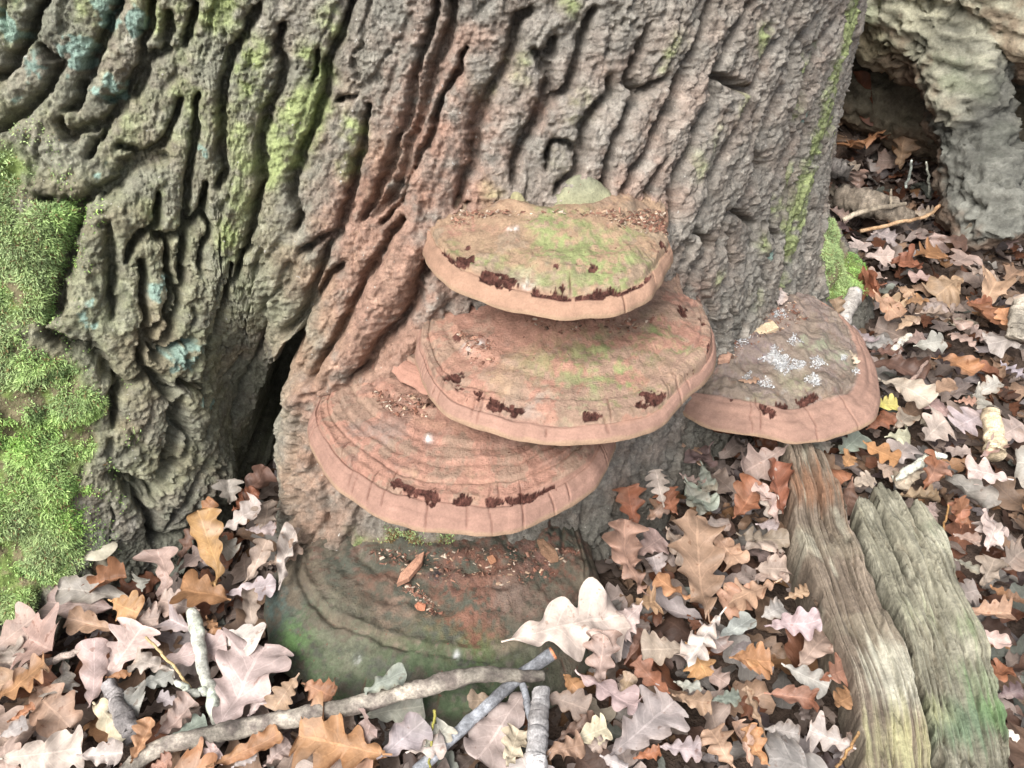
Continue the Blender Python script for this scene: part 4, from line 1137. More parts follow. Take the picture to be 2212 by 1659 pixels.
stick('dead_branch', 'short grey branch piece below the moss foot of the oak', [(1848, 632, .045, .013), (1830, 670, .035, .014), (1818, 705, .02, .013)], 'stick', SG, (.22, .20, .18), (.34, .31, .28), 18, 50, .2)
stick('dead_branch', 'brown rotten branch lying under the fallen log arch', [(1810, 425, .03, .026), (1870, 440, .035, .03), (1930, 458, .03, .026), (1965, 470, .02, .016)], 'stick', SG, (.13, .105, .08), (.24, .20, .155), 19, 80, .22)
stick('dead_branch', 'dark split branch piece nearest the oak under the log arch', [(1755, 352, .03, .022), (1795, 362, .035, .024), (1838, 372, .03, .02)], 'stick', SG, (.10, .085, .075), (.22, .20, .18), 20, 60, .25)
stick('fallen_twig', 'pale curved twig resting on the brown rotten branch', [(1822, 474, .05, .005), (1860, 458, .06, .0055), (1910, 448, .06, .005), (1955, 440, .05, .004)], 'twig', SG, (.33, .27, .20), (.44, .37, .28), 21, 60, .12, branches=[[(1925, 446, .06, .003), (1925, 425, .075, .003), (1924, 408, .09, .002)]])
stick('fallen_twig', 'thin orange twig beside the stub of the fallen log', [(1860, 500, .03, .004), (1930, 483, .04, .004), (2000, 468, .04, .0035), (2030, 445, .05, .004)], 'twig', SG, (.33, .20, .11), (.40, .27, .16), 22, 60, .12)
stick('grass_stem', 'pale blue grey grass stem leaning toward the log stub', [(1955, 406, .03, .003), (1965, 375, .07, .003), (1970, 345, .11, .0025)], 'stem', 'dry stems', (.33, .36, .32), (.42, .45, .40), 23, 40, .05, nu=8)
stick('grass_stem', 'pale grass stem nearest the log stub, standing upright', [(2008, 420, .03, .003), (2006, 385, .07, .0028), (2000, 350, .11, .0022)], 'stem', 'dry stems', (.34, .34, .28), (.42, .42, .35), 24, 40, .05, nu=8)
stick('fallen_twig', 'slender pale twig on the leaves behind the humped bracket', [(1930, 755, .03, .005), (1950, 735, .035, .0055), (1968, 722, .04, .0045)], 'twig', SG, (.40, .36, .30), (.50, .46, .40), 25, 40, .12)
stick('fallen_twig', 'dark thin twig between the rolled leaf and the pale long leaf', [(1945, 842, .03, .0028), (1975, 815, .04, .003), (2010, 770, .05, .0024)], 'twig', SG, (.16, .11, .09), (.24, .17, .14), 26, 40, .1, nu=8)
stick('dead_branch', 'grey broken branch end upright near the photo edge', [(2195, 735, .02, .016), (2200, 700, .04, .017), (2206, 655, .06, .015)], 'stick', SG, (.24, .21, .17), (.36, .32, .26), 27, 50, .25)
stick('fallen_twig', 'brown twig running from the moss corner under the pale leaves', [(70, 1440, .03, .0035), (130, 1420, .035, .004), (182, 1400, .04, .0035)], 'twig', SG, (.24, .19, .16), (.34, .28, .24), 28, 40, .12, nu=8)
stick('fallen_twig', 'grey white lichened twig among leaves right of the plank', [(1935, 1035, .03, .005), (1965, 1015, .04, .006), (2010, 985, .045, .006), (2040, 985, .04, .004)], 'twig', SG, (.34, .33, .27), (.46, .46, .40), 29, 60, .3, bend=.004, lich=(.55, .58, .50))

# bark flakes stuck to the trunk and chips resting on brackets
def chip(name, label, pts, z, thick, col, seed, cat='wood chip', group='wood chips', tilt=.0):
    P = np.array([at_z(p[0], p[1], z + (tilt * k if tilt else 0)) for k, p in enumerate(pts)])
    c = P.mean(0)
    n = len(P)
    R_ = np.random.default_rng(seed)
    top = P + np.array([0, 0, thick]); bot = P.copy()
    mid = (top * .55 + c * .45); mid[:, 2] = top[:, 2] + R_.uniform(-.001, .0015, n)
    V = np.vstack([bot, top, mid, c[None] + [0, 0, thick]])
    F = []
    for k in range(n):
        k2 = (k + 1) % n
        F += [(k, k2, n + k2, n + k), (n + k, n + k2, 2 * n + k2, 2 * n + k), (2 * n + k, 2 * n + k2, 3 * n, 3 * n)]
    cc = np.array(col) * (1 + R_.normal(0, .08, (len(V), 1)))
    o = quads_to_obj(name, V, np.array(F), M_WOOD, cc, loc=c)
    for pl in o.data.polygons: pl.use_smooth = False
    tag(o, label, cat, group)
    return o

# ================================================================== LEAVES
PAL = {'white': (.500, .435, .385), 'pale': (0.469, 0.373, 0.327), 'pink': (.325, .246, .202), 'lilac': (.365, .312, .298), 'tan': (0.350, 0.225, 0.149), 'orange': (.345, .185, .092),
       'russet': (0.258, 0.110, 0.061), 'brown': (0.129, 0.074, 0.053), 'grey': (0.317, 0.285, 0.253), 'green': (0.230, 0.239, 0.198), 'purple': (0.138, 0.098, 0.092), 'yellow': (0.442, 0.396, 0.110), 'cream': (0.515, 0.442, 0.340)}
WORD = {'white': 'whitish', 'pale': 'pale pink beige', 'pink': 'pinkish brown', 'lilac': 'greyish lilac', 'tan': 'tan', 'orange': 'orange brown', 'russet': 'russet', 'brown': 'dark brown',
        'grey': 'grey', 'green': 'grey green', 'purple': 'purplish dark', 'yellow': 'yellow green', 'cream': 'cream'}

def leaf_geo(L, Wd, r, nu=46, nv=9, lobes=None, depth=None, cross=0., long=0., fold=0., twist=0., ripple=1.0, stalk=True, simple=False):
    """lobed oak leaf along +x, returns verts, quads, (u,v)"""
    lobes = lobes or r.choice([3., 3.5, 4.0, 4.5]); depth = depth if depth is not None else r.uniform(.28, .48)
    if Wd / L < .5: depth = min(depth, .42); lobes = max(lobes, 4.)
    u = np.linspace(0, 1, nu)
    env = (np.clip(u, 1e-3, 1) ** r.uniform(.62, .85)) * (1 - u ** r.uniform(4.0, 6.5)) ** .55
    env /= env.max()
    ws = []
    for sgn in (0, 1):
        ph = r.uniform(-.16, .16)
        s = .5 + .5 * np.cos(2 * np.pi * (lobes * u ** .9 + ph + .12 * np.sin(5 * u + ph * 40)))
        jit = np.interp(u, np.linspace(0, 1, 7), r.uniform(.78, 1.15, 7))
        f = (1 - depth * s ** 1.7 * (1 - .75 * sstep(.86, 1, u))) * jit
        ws.append(np.maximum(Wd / 2 * env * f, .0012))
    v = np.linspace(-1, 1, nv)
    wv = np.where(v[None] < 0, ws[0][:, None], ws[1][:, None])
    av = np.abs(v)[None]
    fwd = r.uniform(.12, .34)
    X = u[:, None] * L * .92 + av * env[:, None] * Wd * .5 * fwd
    X += (av * (1 - u[:, None]) ** 3) * (-.04 * L)
    Y = v[None] * wv
    k1, k2 = r.uniform(0, 6.28, 2)
    Z = ripple * L * (.020 * np.sin(u[:, None] * 11 + k1 + v[None] * 2.2) * av ** 1.5 + .016 * np.sin(u[:, None] * 19 + k2 - v[None] * 3) * av ** 2 + .02 * np.sin(u[:, None] * 5 + k2))
    lp_ = r.uniform(.02, .06) * ripple * L
    Z += lp_ * np.sin(2 * np.pi * lobes * u[:, None] ** .9 + r.uniform(0, 6.28) + np.sign(v)[None] * r.uniform(0, 2)) * av ** 2
    Z += fold * np.abs(Y)
    V = np.stack([X, Y, Z], -1).reshape(-1, 3)
    F = grid_faces(nu, nv)
    uv = np.stack([np.broadcast_to(u[:, None], X.shape), np.broadcast_to(v[None], X.shape)], -1).reshape(-1, 2)
    if stalk:
        n = 4
        sl = L * r.uniform(.07, .16); wS = .0011
        xs = np.linspace(-sl, .0, n); zz = .15 * (xs / sl) ** 2 * sl
        SV = np.stack([np.stack([xs, np.full(n, -wS), zz], -1), np.stack([xs, np.zeros(n), zz + wS * 1.4], -1), np.stack([xs, np.full(n, wS), zz], -1)], 1).reshape(-1, 3)
        SF = grid_faces(n, 3) + len(V)
        V = np.vstack([V, SV]); F = np.vstack([F, SF]); uv = np.vstack([uv, np.tile([.5, 0.02], (len(SV), 1))])
    V[:, 2] += ripple * L * r.uniform(.03, .085) * fbm(V / L * 3.2 + r.uniform(0, 90), 3, 17)
    # roll across, curl along, twist
    if abs(cross) > 1e-3:
        k = cross / Wd
        y, z = V[:, 1].copy(), V[:, 2].copy()
        a = k * y
        V[:, 1] = np.sin(a) / k - z * np.sin(a); V[:, 2] = (1 - np.cos(a)) / k + z * np.cos(a)
    if abs(long) > 1e-3:
        k = long / L
        x = V[:, 0] - L * .45; z = V[:, 2].copy()
        a = k * x
        V[:, 0] = np.sin(a) / k - z * np.sin(a) + L * .45; V[:, 2] = (1 - np.cos(a)) / k + z * np.cos(a)
    if abs(twist) > 1e-3:
        a = twist * (V[:, 0] / L - .5)
        y, z = V[:, 1].copy(), V[:, 2].copy()
        V[:, 1] = y * np.cos(a) - z * np.sin(a); V[:, 2] = y * np.sin(a) + z * np.cos(a)
    return V, F, uv

def frame(xd, nrm):
    xd = xd / np.linalg.norm(xd)
    nrm = nrm - xd * (nrm @ xd); nrm /= np.linalg.norm(nrm)
    return np.stack([xd, np.cross(nrm, xd), nrm], 1)      # columns

def leaf_colour(key, r, n, uv, V):
    c = np.array(PAL[key]) * r.uniform(.74, 1.12) * (1 + r.normal(0, .035, 3))
    u, v = uv[:, 0], np.abs(uv[:, 1])
    C = np.tile(c, (n, 1))
    # withered margin or tip, faded patches that belong to the leaf
    e = sstep(.55, 1.05, v + .35 * fbm(V * 60 + r.uniform(0, 50), 2, 5))[:, None] * r.choice([0, .25, .5])
    C = C * (1 - e) + C * np.array([.72, .60, .50]) * e
    p = sstep(.1, .5, fbm(V * 34 + r.uniform(0, 99), 3, 6))[:, None] * r.choice([0, .3, .6])
    alt = np.array(PAL[r.choice(['pale', 'tan', 'russet', 'grey', 'pink'])])
    C = C * (1 - p) + (C * .5 + alt * .5) * p
    return C

FORMS = {'flat': dict(cross=.5, long=.35, fold=.10, twist=.25, ripple=1.0), 'curl': dict(cross=1.6, long=.9, fold=.1, twist=.6, ripple=1.3), 'fold': dict(cross=.8, long=.6, fold=.75, twist=.5, ripple=1.2),
         'up': dict(cross=1.1, long=.9, fold=.25, twist=.6, ripple=1.3), 'roll': dict(cross=4.2, long=.5, fold=0, twist=.5, ripple=.8)}
FWORD = {'flat': 'flat', 'curl': 'curled', 'fold': 'folded', 'up': 'upturned', 'roll': 'tightly curled'}
LEAVES = []      # dicts for labels

def leaf_obj(base, tip, W, key, form, r, label=None, nrm=None, lobes=None, depth=None):
    L = float(np.linalg.norm(tip - base))
    L = min(max(L, .025), .20)
    fm = FORMS[form]
    kw = {k: fm[k] * r.uniform(.6, 1.25) * (1 if k in ('ripple', 'fold') else r.choice([-1, 1])) for k in fm}
    if form in ('flat', 'curl', 'fold', 'roll') : kw['cross'] = abs(kw['cross']) * r.choice([1, 1, -1])
    shrink = {'curl': 1.40, 'roll': 1.9, 'fold': 1.35, 'up': 1.5}.get(form, 1.12)
    V, F, uv = leaf_geo(L * 1.03, W * shrink, r, lobes=lobes, depth=depth, **kw)
    if nrm is None:
        nrm = np.array([r.normal(0, .22), -.25 + r.normal(0, .22), 1.0])
        if form == 'up': nrm = np.array([r.normal(0, .5), -1.0 + r.normal(0, .3), .55])
    M = frame(tip - base, nrm)
    V = V @ M.T + base
    lo = V[:, 2].min(); gz = float(ground_h(base[0], base[1])) + .022
    if lo < gz - .004: V[:, 2] += (gz - .004 - lo) * .7
    C = leaf_colour(key, r, len(V), uv, V)
    c = V.mean(0)
    o = mesh_np('oak_leaf', V - c, F, M_LEAF, np.clip(C, .01, .9), uv)
    o.location = c
    tag(o, label, 'leaf', 'fallen oak leaves')
    LEAVES.append(dict(o=o, key=key, form=form, L=L, c=c, label=label))
    return o

def T(zv, bx, by, tx, ty, wf, key, form='flat', label=None, zb=.022, zt=.028, **k):
    """a leaf traced from the photo: stalk end, tip, width / length"""
    r = np.random.default_rng(int(abs(bx * 7 + by * 13 + tx * 3 + ty)) + 1)
    if form == 'up' and zt == .028: zt = .06
    b = at_z(*zp(zv, bx, by), zb); t = at_z(*zp(zv, tx, ty), zt)
    leaf_obj(b, t, max(np.linalg.norm(t - b), .03) * wf * 1.08, key, form, r, label, **k)

# --- near, lower corner by the moss and in front of the hollow
T('7', 1120, 830, 1330, 860, .75, 'white', 'flat', 'whitish deeply lobed leaf touching the dark bracket, beside the lichened twig', zb=.03, zt=.04)
T('7', 1110, 1290, 1340, 860, .80, 'pale', 'flat', 'large pale leaf with a russet blotch between lichened twig and old bracket', zb=.03, zt=.035)
T('7', 830, 960, 1165, 870, .45, 'pale', 'flat')
T('7', 1490, 1045, 1370, 1215, .75, 'tan', 'flat', 'small tan leaf with dark stalk on the edge of the green bracket', zb=.035, zt=.03)
T('7', 1540, 1075, 1690, 1150, .8, 'orange', 'curl', 'small orange leaf tucked above the long grey stick', zb=.035, zt=.03)
T('7', 1140, 640, 885, 590, .55, 'orange', 'fold', 'orange brown folded leaf below the leaf filled hollow', zb=.03, zt=.04)
T('7', 830, 640, 800, 375, .5, 'pink', 'up', 'pinkish leaf standing against the bark left of the hollow', zb=.02, zt=.07)
T('7', 985, 700, 790, 650, .65, 'pink', 'flat', zb=.025)
T('7', 1110, 565, 1010, 180, .30, 'orange', 'up', 'long narrow orange leaf standing on edge in the hollow mouth', zb=.03, zt=.08)
T('7', 1140, 290, 1325, 170, .55, 'grey', 'curl', 'greyish cap shaped leaf curling over the leaves in the hollow', zb=.07, zt=.09)
T('7', 890, 510, 1010, 405, .6, 'pink', 'curl', zb=.03, zt=.045)
T('7', 1260, 545, 1350, 330, .4, 'pink', 'up', zb=.03, zt=.07)
T('7', 1370, 480, 1515, 370, .45, 'pink', 'curl', zb=.04, zt=.05)
T('7', 1330, 300, 1350, 150, .6, 'pink', 'up', zb=.05, zt=.09)
T('7', 1160, 160, 1150, 40, .75, 'grey', 'fold', zb=.06, zt=.09)
T('7', 1220, 170, 1345, -30, .35, 'brown', 'up', 'dark brown leaf deepest in the hollow beside the fungi', zb=.05, zt=.09)
T('7', 1000, 230, 1080, 140, .5, 'orange', 'curl', zb=.05, zt=.06)
T('7', 900, 440, 1010, 250, .3, 'brown', 'up', zb=.03, zt=.06)
T('7', 1250, 300, 1400, 290, .5, 'lilac', 'flat', zb=.05, zt=.055)
T('7', 1410, 560, 1480, 270, .3, 'lilac', 'fold', zb=.04, zt=.06)
T('7', 1150, 620, 1400, 570, .4, 'lilac', 'flat', zb=.02, zt=.03)
T('7', 1180, 200, 1290, 90, .4, 'russet', 'up', zb=.04, zt=.07)
T('7', 1100, 330, 1180, 420, .5, 'grey', 'curl', zb=.03, zt=.03)
T('7', 1270, 780, 1245, 580, .4, 'pink', 'curl', 'pinkish brown crumpled leaf on the outer rim of the old bracket', zb=.035, zt=.045)
T('7', 640, 640, 270, 585, .45, 'grey', 'flat', 'wide greyish leaf against the bark below the moss cushion', zb=.025, zt=.045)
T('7', 420, 600, 640, 520, .6, 'russet', 'fold', zb=.035, zt=.05)
T('7', 545, 690, 205, 640, .5, 'pink', 'curl', zb=.025, zt=.035)
T('7', 560, 800, 330, 740, .5, 'tan', 'fold', zb=.02, zt=.03)
T('7', 565, 660, 700, 720, .8, 'orange', 'flat', zb=.035, zt=.04)
T('7', 660, 760, 805, 740, .9, 'pink', 'flat', zb=.025, zt=.03)
T('7', -30, 900, 200, 720, .7, 'pink', 'flat', zb=.02, zt=.04)
T('7', 470, 1190, 475, 840, .35, 'pale', 'curl', 'long pale trough shaped leaf below the moss cushion, pointing up', zb=.03, zt=.04)
T('7', 545, 1040, 730, 770, .75, 'pale', 'flat', zb=.022, zt=.028)
T('7', 850, 1000, 640, 945, .38, 'lilac', 'curl', 'narrow lilac leaf pointing away from the lichened twig', zb=.035, zt=.04)
T('7', 540, 1040, 670, 1015, .35, 'orange', 'flat', zb=.03)
T('7', -40, 1160, 255, 970, .85, 'orange', 'flat', 'bright orange lobed leaf cut by the photo edge below the moss', zb=.035, zt=.045, depth=.62)
T('7', 100, 820, 280, 920, .7, 'pink', 'fold')
T('7', 160, 1100, 360, 1300, .55, 'tan', 'curl')
T('7', 10, 1450, 430, 1400, .55, 'white', 'flat', 'large whitish leaf at the bottom corner by the bark strip', zb=.03, zt=.03)
T('7', 420, 1440, 640, 1420, .7, 'white', 'fold', zb=.03)
T('7', 670, 1460, 780, 1235, .30, 'orange', 'fold', 'vivid orange narrow leaf between bark strip and long stick', zb=.035, zt=.045)
T('7', 700, 1090, 900, 1010, .4, 'green', 'curl')
T('7', 520, 1140, 715, 1190, .7, 'grey', 'curl', zb=.03)
T('7', 800, 1330, 1010, 1165, .6, 'pink', 'fold', zb=.025, zt=.03)
T('7', 870, 1350, 1050, 1260, .6, 'green', 'flat', zb=.022)
T('7', 1080, 1480, 1450, 1325, .26, 'orange', 'curl', 'long orange tan leaf lying just below the long grey stick', zb=.03, zt=.035)
T('7', 1930, 1430, 1480, 1330, .75, 'orange', 'flat', 'large bright orange red lobed leaf below the long grey stick', zb=.035, zt=.04, depth=.6)
T('7', 1640, 1300, 1790, 1250, .6, 'pink', 'flat', zb=.02)
T('7', 1850, 1230, 2150, 1180, .7, 'green', 'flat', 'grey green crumpled leaf under the long stick, on the old bracket', zb=.022, zt=.025)
T('7', 1930, 1440, 2150, 1240, .6, 'lilac', 'curl', zb=.03, zt=.05)
T('7', 2060, 1400, 2250, 1370, .6, 'white', 'curl', zb=.035, zt=.04)
T('7', 1840, 1380, 1880, 1230, .5, 'pink', 'up')
T('7', 1800, 1120, 2050, 1000, .3, 'green', 'curl', 'grey papery flake standing along the top of the long stick', zb=.065, zt=.085)
T('7', 960, 800, 840, 740, .75, 'lilac', 'fold', zb=.03)
T('7', 1050, 740, 1100, 850, .5, 'orange', 'curl', zb=.04)
T('7', 1255, 1230, 1360, 1100, .6, 'pale', 'flat')
T('7', 480, 1180, 660, 1340, .4, 'cream', 'curl', zb=.03)
T('7', 1010, 1480, 1110, 1400, .6, 'pale', 'fold')
T('7', 1180, 1490, 1290, 1410, .6, 'lilac', 'flat')
T('7', 50, 1260, 200, 1180, .35, 'orange', 'fold')
T('7', 0, 1340, 140, 1270, .6, 'grey', 'flat')
T('7', 330, 970, 290, 1150, .55, 'grey', 'curl')
T('7', 930, 1180, 790, 1140, .4, 'lilac', 'curl')
T('7', 1340, 1480, 1470, 1370, .5, 'pink', 'fold')
T('7', 720, 590, 700, 530, .8, 'grey', 'curl', zb=.03, zt=.05)
T('7', 130, 1000, 20, 870, .6, 'pink', 'curl')
T('7', 700, 1300, 560, 1290, .5, 'brown', 'curl', zb=.012, zt=.015)
T('7', 760, 1500, 880, 1440, .5, 'tan', 'curl')
# --- between the old bracket and the plank
T('8', 600, 935, 1230, 790, .66, 'pale', 'flat', 'largest pale leaf, deeply lobed, resting on the edge of the old green bracket', zb=.055, zt=.04, depth=.56, lobes=3.5)
T('8', 1310, 760, 1165, 890, .75, 'pale', 'curl', zb=.045)
T('8', 1060, 1190, 1105, 880, .5, 'pink', 'curl', zb=.03, zt=.05)
T('8', 965, 1150, 1300, 1330, .5, 'pale', 'flat', 'pale lilac deeply lobed leaf below the largest pale leaf', zb=.035, zt=.04, depth=.6)
T('8', 1260, 690, 1180, 260, .36, 'tan', 'up', 'tan wavy leaf standing upright beside the old green bracket', zb=.035, zt=.075, lobes=5, depth=.36)
T('8', 1265, 320, 1220, 70, .45, 'russet', 'up', 'russet leaf standing upright below the lowest stacked bracket rim', zb=.03, zt=.07)
T('8', 1665, 800, 1590, 240, .46, 'tan', 'flat', 'large tan leaf with a straight midrib pointing up toward the grey bracket', zb=.04, zt=.06, lobes=4.5, depth=.42)
T('8', 1280, 470, 1425, 370, .75, 'pink', 'flat', zb=.025)
T('8', 1430, 350, 1590, 490, .55, 'pink', 'curl', zb=.03)
T('8', 1690, 345, 1870, 540, .5, 'tan', 'curl', zb=.035)
T('8', 1580, 730, 1365, 590, .35, 'orange', 'curl', zb=.03, zt=.035)
T('8', 2040, 640, 1765, 740, .6, 'tan', 'flat', zb=.03)
T('8', 1540, 990, 1290, 1000, .7, 'pink', 'flat', zb=.03, zt=.035)
T('8', 1450, 1240, 1260, 1060, .45, 'russet', 'flat', 'russet smooth pointed leaf between the largest pale leaf and the plank', zb=.035)
T('8', 1560, 970, 1680, 1150, .65, 'orange', 'curl', zb=.03)
T('8', 1730, 830, 1550, 1085, .35, 'white', 'curl', 'whitish narrow curled leaf left of the brown plank', zb=.045, zt=.05)
T('8', 1825, 1050, 2030, 1070, .75, 'orange', 'flat', 'orange tan star shaped leaf left of the brown plank', zb=.04)
T('8', 1490, 1270, 1700, 1300, .5, 'tan', 'curl', zb=.03)
T('8', 1150, 1570, 1500, 1280, .6, 'grey', 'flat', 'large grey beige leaf with ragged edge near the bottom between stick and plank', zb=.022, zt=.025)
T('8', 1420, 1540, 1650, 1560, .65, 'lilac', 'flat', zb=.03, zt=.035)
T('8', 1800, 1640, 1680, 1420, .6, 'tan', 'curl', zb=.03, zt=.04)
T('8', 1990, 1640, 1880, 1410, .5, 'orange', 'curl', zb=.03, zt=.045)
T('8', 745, 1590, 990, 1525, .4, 'tan', 'curl', zb=.035)
T('8', 560, 1650, 610, 1450, .5, 'cream', 'curl', zb=.04)
T('8', 650, 1240, 370, 1640, .55, 'pale', 'flat', 'large pale pink leaf behind the slate grey stick at the bottom', zb=.014, zt=.016)
T('8', 520, 1270, 320, 1290, .5, 'pink', 'flat', zb=.018)
T('8', 90, 1540, 230, 1430, .6, 'white', 'curl', zb=.04)
T('8', 920, 1510, 1120, 1430, .65, 'cream', 'flat', zb=.03)
T('8', 840, 1490, 1060, 1370, .35, 'brown', 'curl', zb=.025)
T('8', 780, 1260, 1020, 1330, .6, 'pink', 'curl', zb=.03)
T('8', 880, 1140, 940, 1210, .7, 'orange', 'curl', zb=.03)
T('8', 1090, 1600, 1240, 1660, .55, 'white', 'roll', zb=.035)
T('8', 1690, 1290, 1860, 1260, .6, 'green', 'flat', zb=.018)
T('8', 1990, 1480, 1860, 1190, .22, 'tan', 'fold', zb=.03, zt=.05)
T('8', 1940, 610, 2100, 520, .7, 'pink', 'flat', zb=.03)
T('8', 1990, 810, 2110, 750, .7, 'lilac', 'curl', zb=.03)
T('8', 1850, 420, 2120, 380, .3, 'pink', 'curl', zb=.04)
T('8', 1850, 430, 2100, 510, .5, 'purple', 'flat', 'purplish dark leaf beside the brown plank under a pinkish one', zb=.022)
T('8', 1830, 270, 1960, 60, .6, 'russet', 'curl', 'spotted rusty crumpled leaf below the humped grey bracket', zb=.025, zt=.04)
T('8', 2080, 270, 1950, 70, .4, 'pale', 'curl', zb=.03, zt=.05)
T('8', 1560, 80, 1690, 240, .6, 'green', 'curl', zb=.025)
T('8', 1420, 180, 1380, -20, .55, 'white', 'up', 'small white deeply lobed leaf standing under the widest bracket', zb=.04, zt=.08, depth=.66)
T('8', 1490, 240, 1430, 100, .6, 'russet', 'up', zb=.03, zt=.05)
T('8', 1640, 300, 1800, 290, .45, 'pink', 'curl', zb=.03)
T('8', 1340, 280, 1440, 170, .6, 'tan', 'curl', zb=.02, zt=.03)
T('8', 1270, 750, 1385, 730, .8, 'tan', 'curl', zb=.04)
T('8', 1400, 580, 1370, 490, .8, 'grey', 'roll', 'small grey cup shaped broken leaf among orange ones near the old bracket', zb=.035, zt=.05)
T('8', 1640, 860, 1780, 1010, .55, 'grey', 'flat', zb=.02)
T('8', 1740, 930, 1930, 820, .5, 'grey', 'flat', zb=.022)
T('8', 1220, 1060, 1330, 870, .25, 'brown', 'fold', zb=.03, zt=.04)
T('8', 1180, 1290, 1250, 1130, .4, 'tan', 'curl', zb=.025)
T('8', 1500, 1180, 1640, 1230, .5, 'grey', 'curl', zb=.02)
T('8', 1640, 1100, 1800, 1200, .5, 'pink', 'curl', zb=.02)
T('8', 1130, 1480, 1020, 1560, .5, 'pink', 'curl', zb=.025)
T('8', 1270, 1600, 1420, 1560, .4, 'russet', 'curl', zb=.02)
# --- below and around the right bracket
T('6', 400, 1130, 310, 1000, .5, 'tan', 'curl', zb=.02)
T('6', 830, 1055, 590, 1180, .6, 'pink', 'curl', 'broad pinkish leaf with strong veins hanging beside the plank top', zb=.05, zt=.04)
T('6', 670, 1230, 790, 1400, .5, 'pale', 'curl', zb=.04)
T('6', 820, 1400, 770, 1110, .4, 'russet', 'fold', 'russet leaf on edge along the upper end of the brown plank', zb=.03, zt=.045)
T('6', 400, 1140, 440, 1300, .4, 'green', 'curl', zb=.03)
T('6', 310, 1230, 420, 1390, .45, 'green', 'curl', zb=.03)
T('6', 290, 1190, 410, 1230, .6, 'pink', 'flat', zb=.02)
T('6', 420, 1050, 350, 1160, .6, 'purple', 'curl', zb=.015)
T('6', 590, 1520, 860, 1530, .3, 'pink', 'curl', zb=.04)
T('6', 690, 1440, 800, 1470, .7, 'lilac', 'curl', zb=.03)
# --- right of the plank, up the slope
T('6', 1340, 665, 1620, 800, .38, 'pale', 'curl', 'long pale pinkish leaf with wavy edge right of the humped bracket', zb=.03, zt=.04)
T('6', 1300, 810, 1440, 810, .75, 'yellow', 'flat', 'the only yellow green leaf, beside the humped bracket rim', zb=.03)
T('6', 1640, 560, 1850, 650, .55, 'orange', 'fold', 'big orange folded leaf with a dark midrib on the litter slope', zb=.035, zt=.045)
T('6', 1610, 740, 1745, 700, .55, 'tan', 'flat', zb=.03)
T('6', 1310, 580, 1595, 670, .4, 'brown', 'roll', 'long dark brown rolled leaf right of the humped bracket', zb=.03)
T('6', 1530, 500, 1690, 470, .6, 'grey', 'curl', zb=.035, zt=.05)
T('6', 1310, 240, 1450, 350, .6, 'tan', 'flat', zb=.035)
T('6', 1220, 160, 1340, 180, .7, 'russet', 'up', zb=.03, zt=.05)
T('6', 1550, 320, 1700, 350, .45, 'pink', 'fold', zb=.04)
T('6', 1810, 250, 1930, 370, .8, 'russet', 'curl', zb=.03)
T('6', 1120, 370, 1100, 245, .55, 'tan', 'up', zb=.03, zt=.07)
T('6', 1900, 850, 1730, 940, .8, 'lilac', 'flat', 'pale lilac pink frilly leaf on the slope beside the rolled beige leaf', zb=.035, depth=.6)
T('6', 1385, 970, 1520, 990, .6, 'cream', 'curl', zb=.04)
T('6', 1570, 1000, 1680, 890, .7, 'pale', 'flat', zb=.035)
T('6', 2020, 1200, 1790, 1150, .7, 'pale', 'flat', 'pale pinkish star shaped leaf near the photo edge, right of the plank', zb=.035, zt=.045, depth=.6)
T('6', 1260, 1020, 1440, 1120, .75, 'orange', 'flat', 'orange tan forked leaf on the litter just above the green plank', zb=.04, depth=.62)
T('6', 1690, 1180, 1920, 1370, .5, 'grey', 'roll', 'big dull brown spotted leaf curled over on itself', zb=.03, zt=.03)
T('6', 1800, 1450, 1740, 1300, .5, 'russet', 'up', zb=.03, zt=.06)
T('6', 1980, 1560, 1870, 1410, .6, 'pale', 'flat', zb=.035, depth=.6)
T('6', 1430, 1310, 1640, 1330, .5, 'tan', 'fold', zb=.035)
T('6', 1960, 990, 2110, 900, .6, 'pale', 'flat', zb=.03)
T('6', 1120, 1070, 1240, 970, .7, 'green', 'flat', zb=.025)
T('6', 1150, 1140, 1180, 1080, .8, 'orange', 'flat', zb=.03)
T('6', 1290, 920, 1440, 850, .5, 'russet', 'curl', zb=.03)
T('6', 1740, 800, 1850, 790, .5, 'tan', 'flat')
T('6', 1980, 600, 2110, 680, .8, 'lilac', 'flat', zb=.03)
T('6', 1030, 1120, 1160, 1210, .6, 'russet', 'curl')
T('6', 1180, 1250, 1310, 1190, .5, 'pink', 'curl')
T('6', 1400, 1110, 1500, 1010, .8, 'lilac', 'flat', zb=.03)
T('6', 1260, 500, 1400, 460, .6, 'grey', 'flat')
T('6', 1290, 540, 1460, 520, .4, 'brown', 'curl')
T('6', 1580, 1240, 1660, 1090, .5, 'russet', 'fold', zb=.035, zt=.05)
T('6', 1320, 1130, 1440, 1200, .5, 'pink', 'curl', zb=.03)
T('6', 1840, 500, 1720, 420, .5, 'pink', 'curl', zb=.03)
T('6', 1200, 420, 1320, 480, .5, 'lilac', 'flat')
T('6', 1440, 400, 1540, 330, .4, 'tan', 'curl')
T('6', 1690, 330, 1790, 410, .5, 'pink', 'curl')
T('6', 1700, 880, 1600, 780, .6, 'pink', 'curl')
T('6', 1540, 1170, 1410, 1250, .5, 'cream', 'curl', zb=.025)
T('6', 1880, 1080, 1980, 1020, .6, 'pink', 'fold')
T('6', 1640, 1330, 1560, 1420, .5, 'pink', 'curl', zb=.03)
T('6', 1850, 720, 1900, 850, .4, 'grey', 'curl', zb=.03)
T('6', 1420, 930, 1500, 850, .5, 'pink', 'curl', zb=.025)
T('9', 1240, 830, 1400, 910, .6, 'orange', 'curl', zb=.035)
T('9', 1140, 950, 1340, 950, .6, 'tan', 'fold', zb=.03)
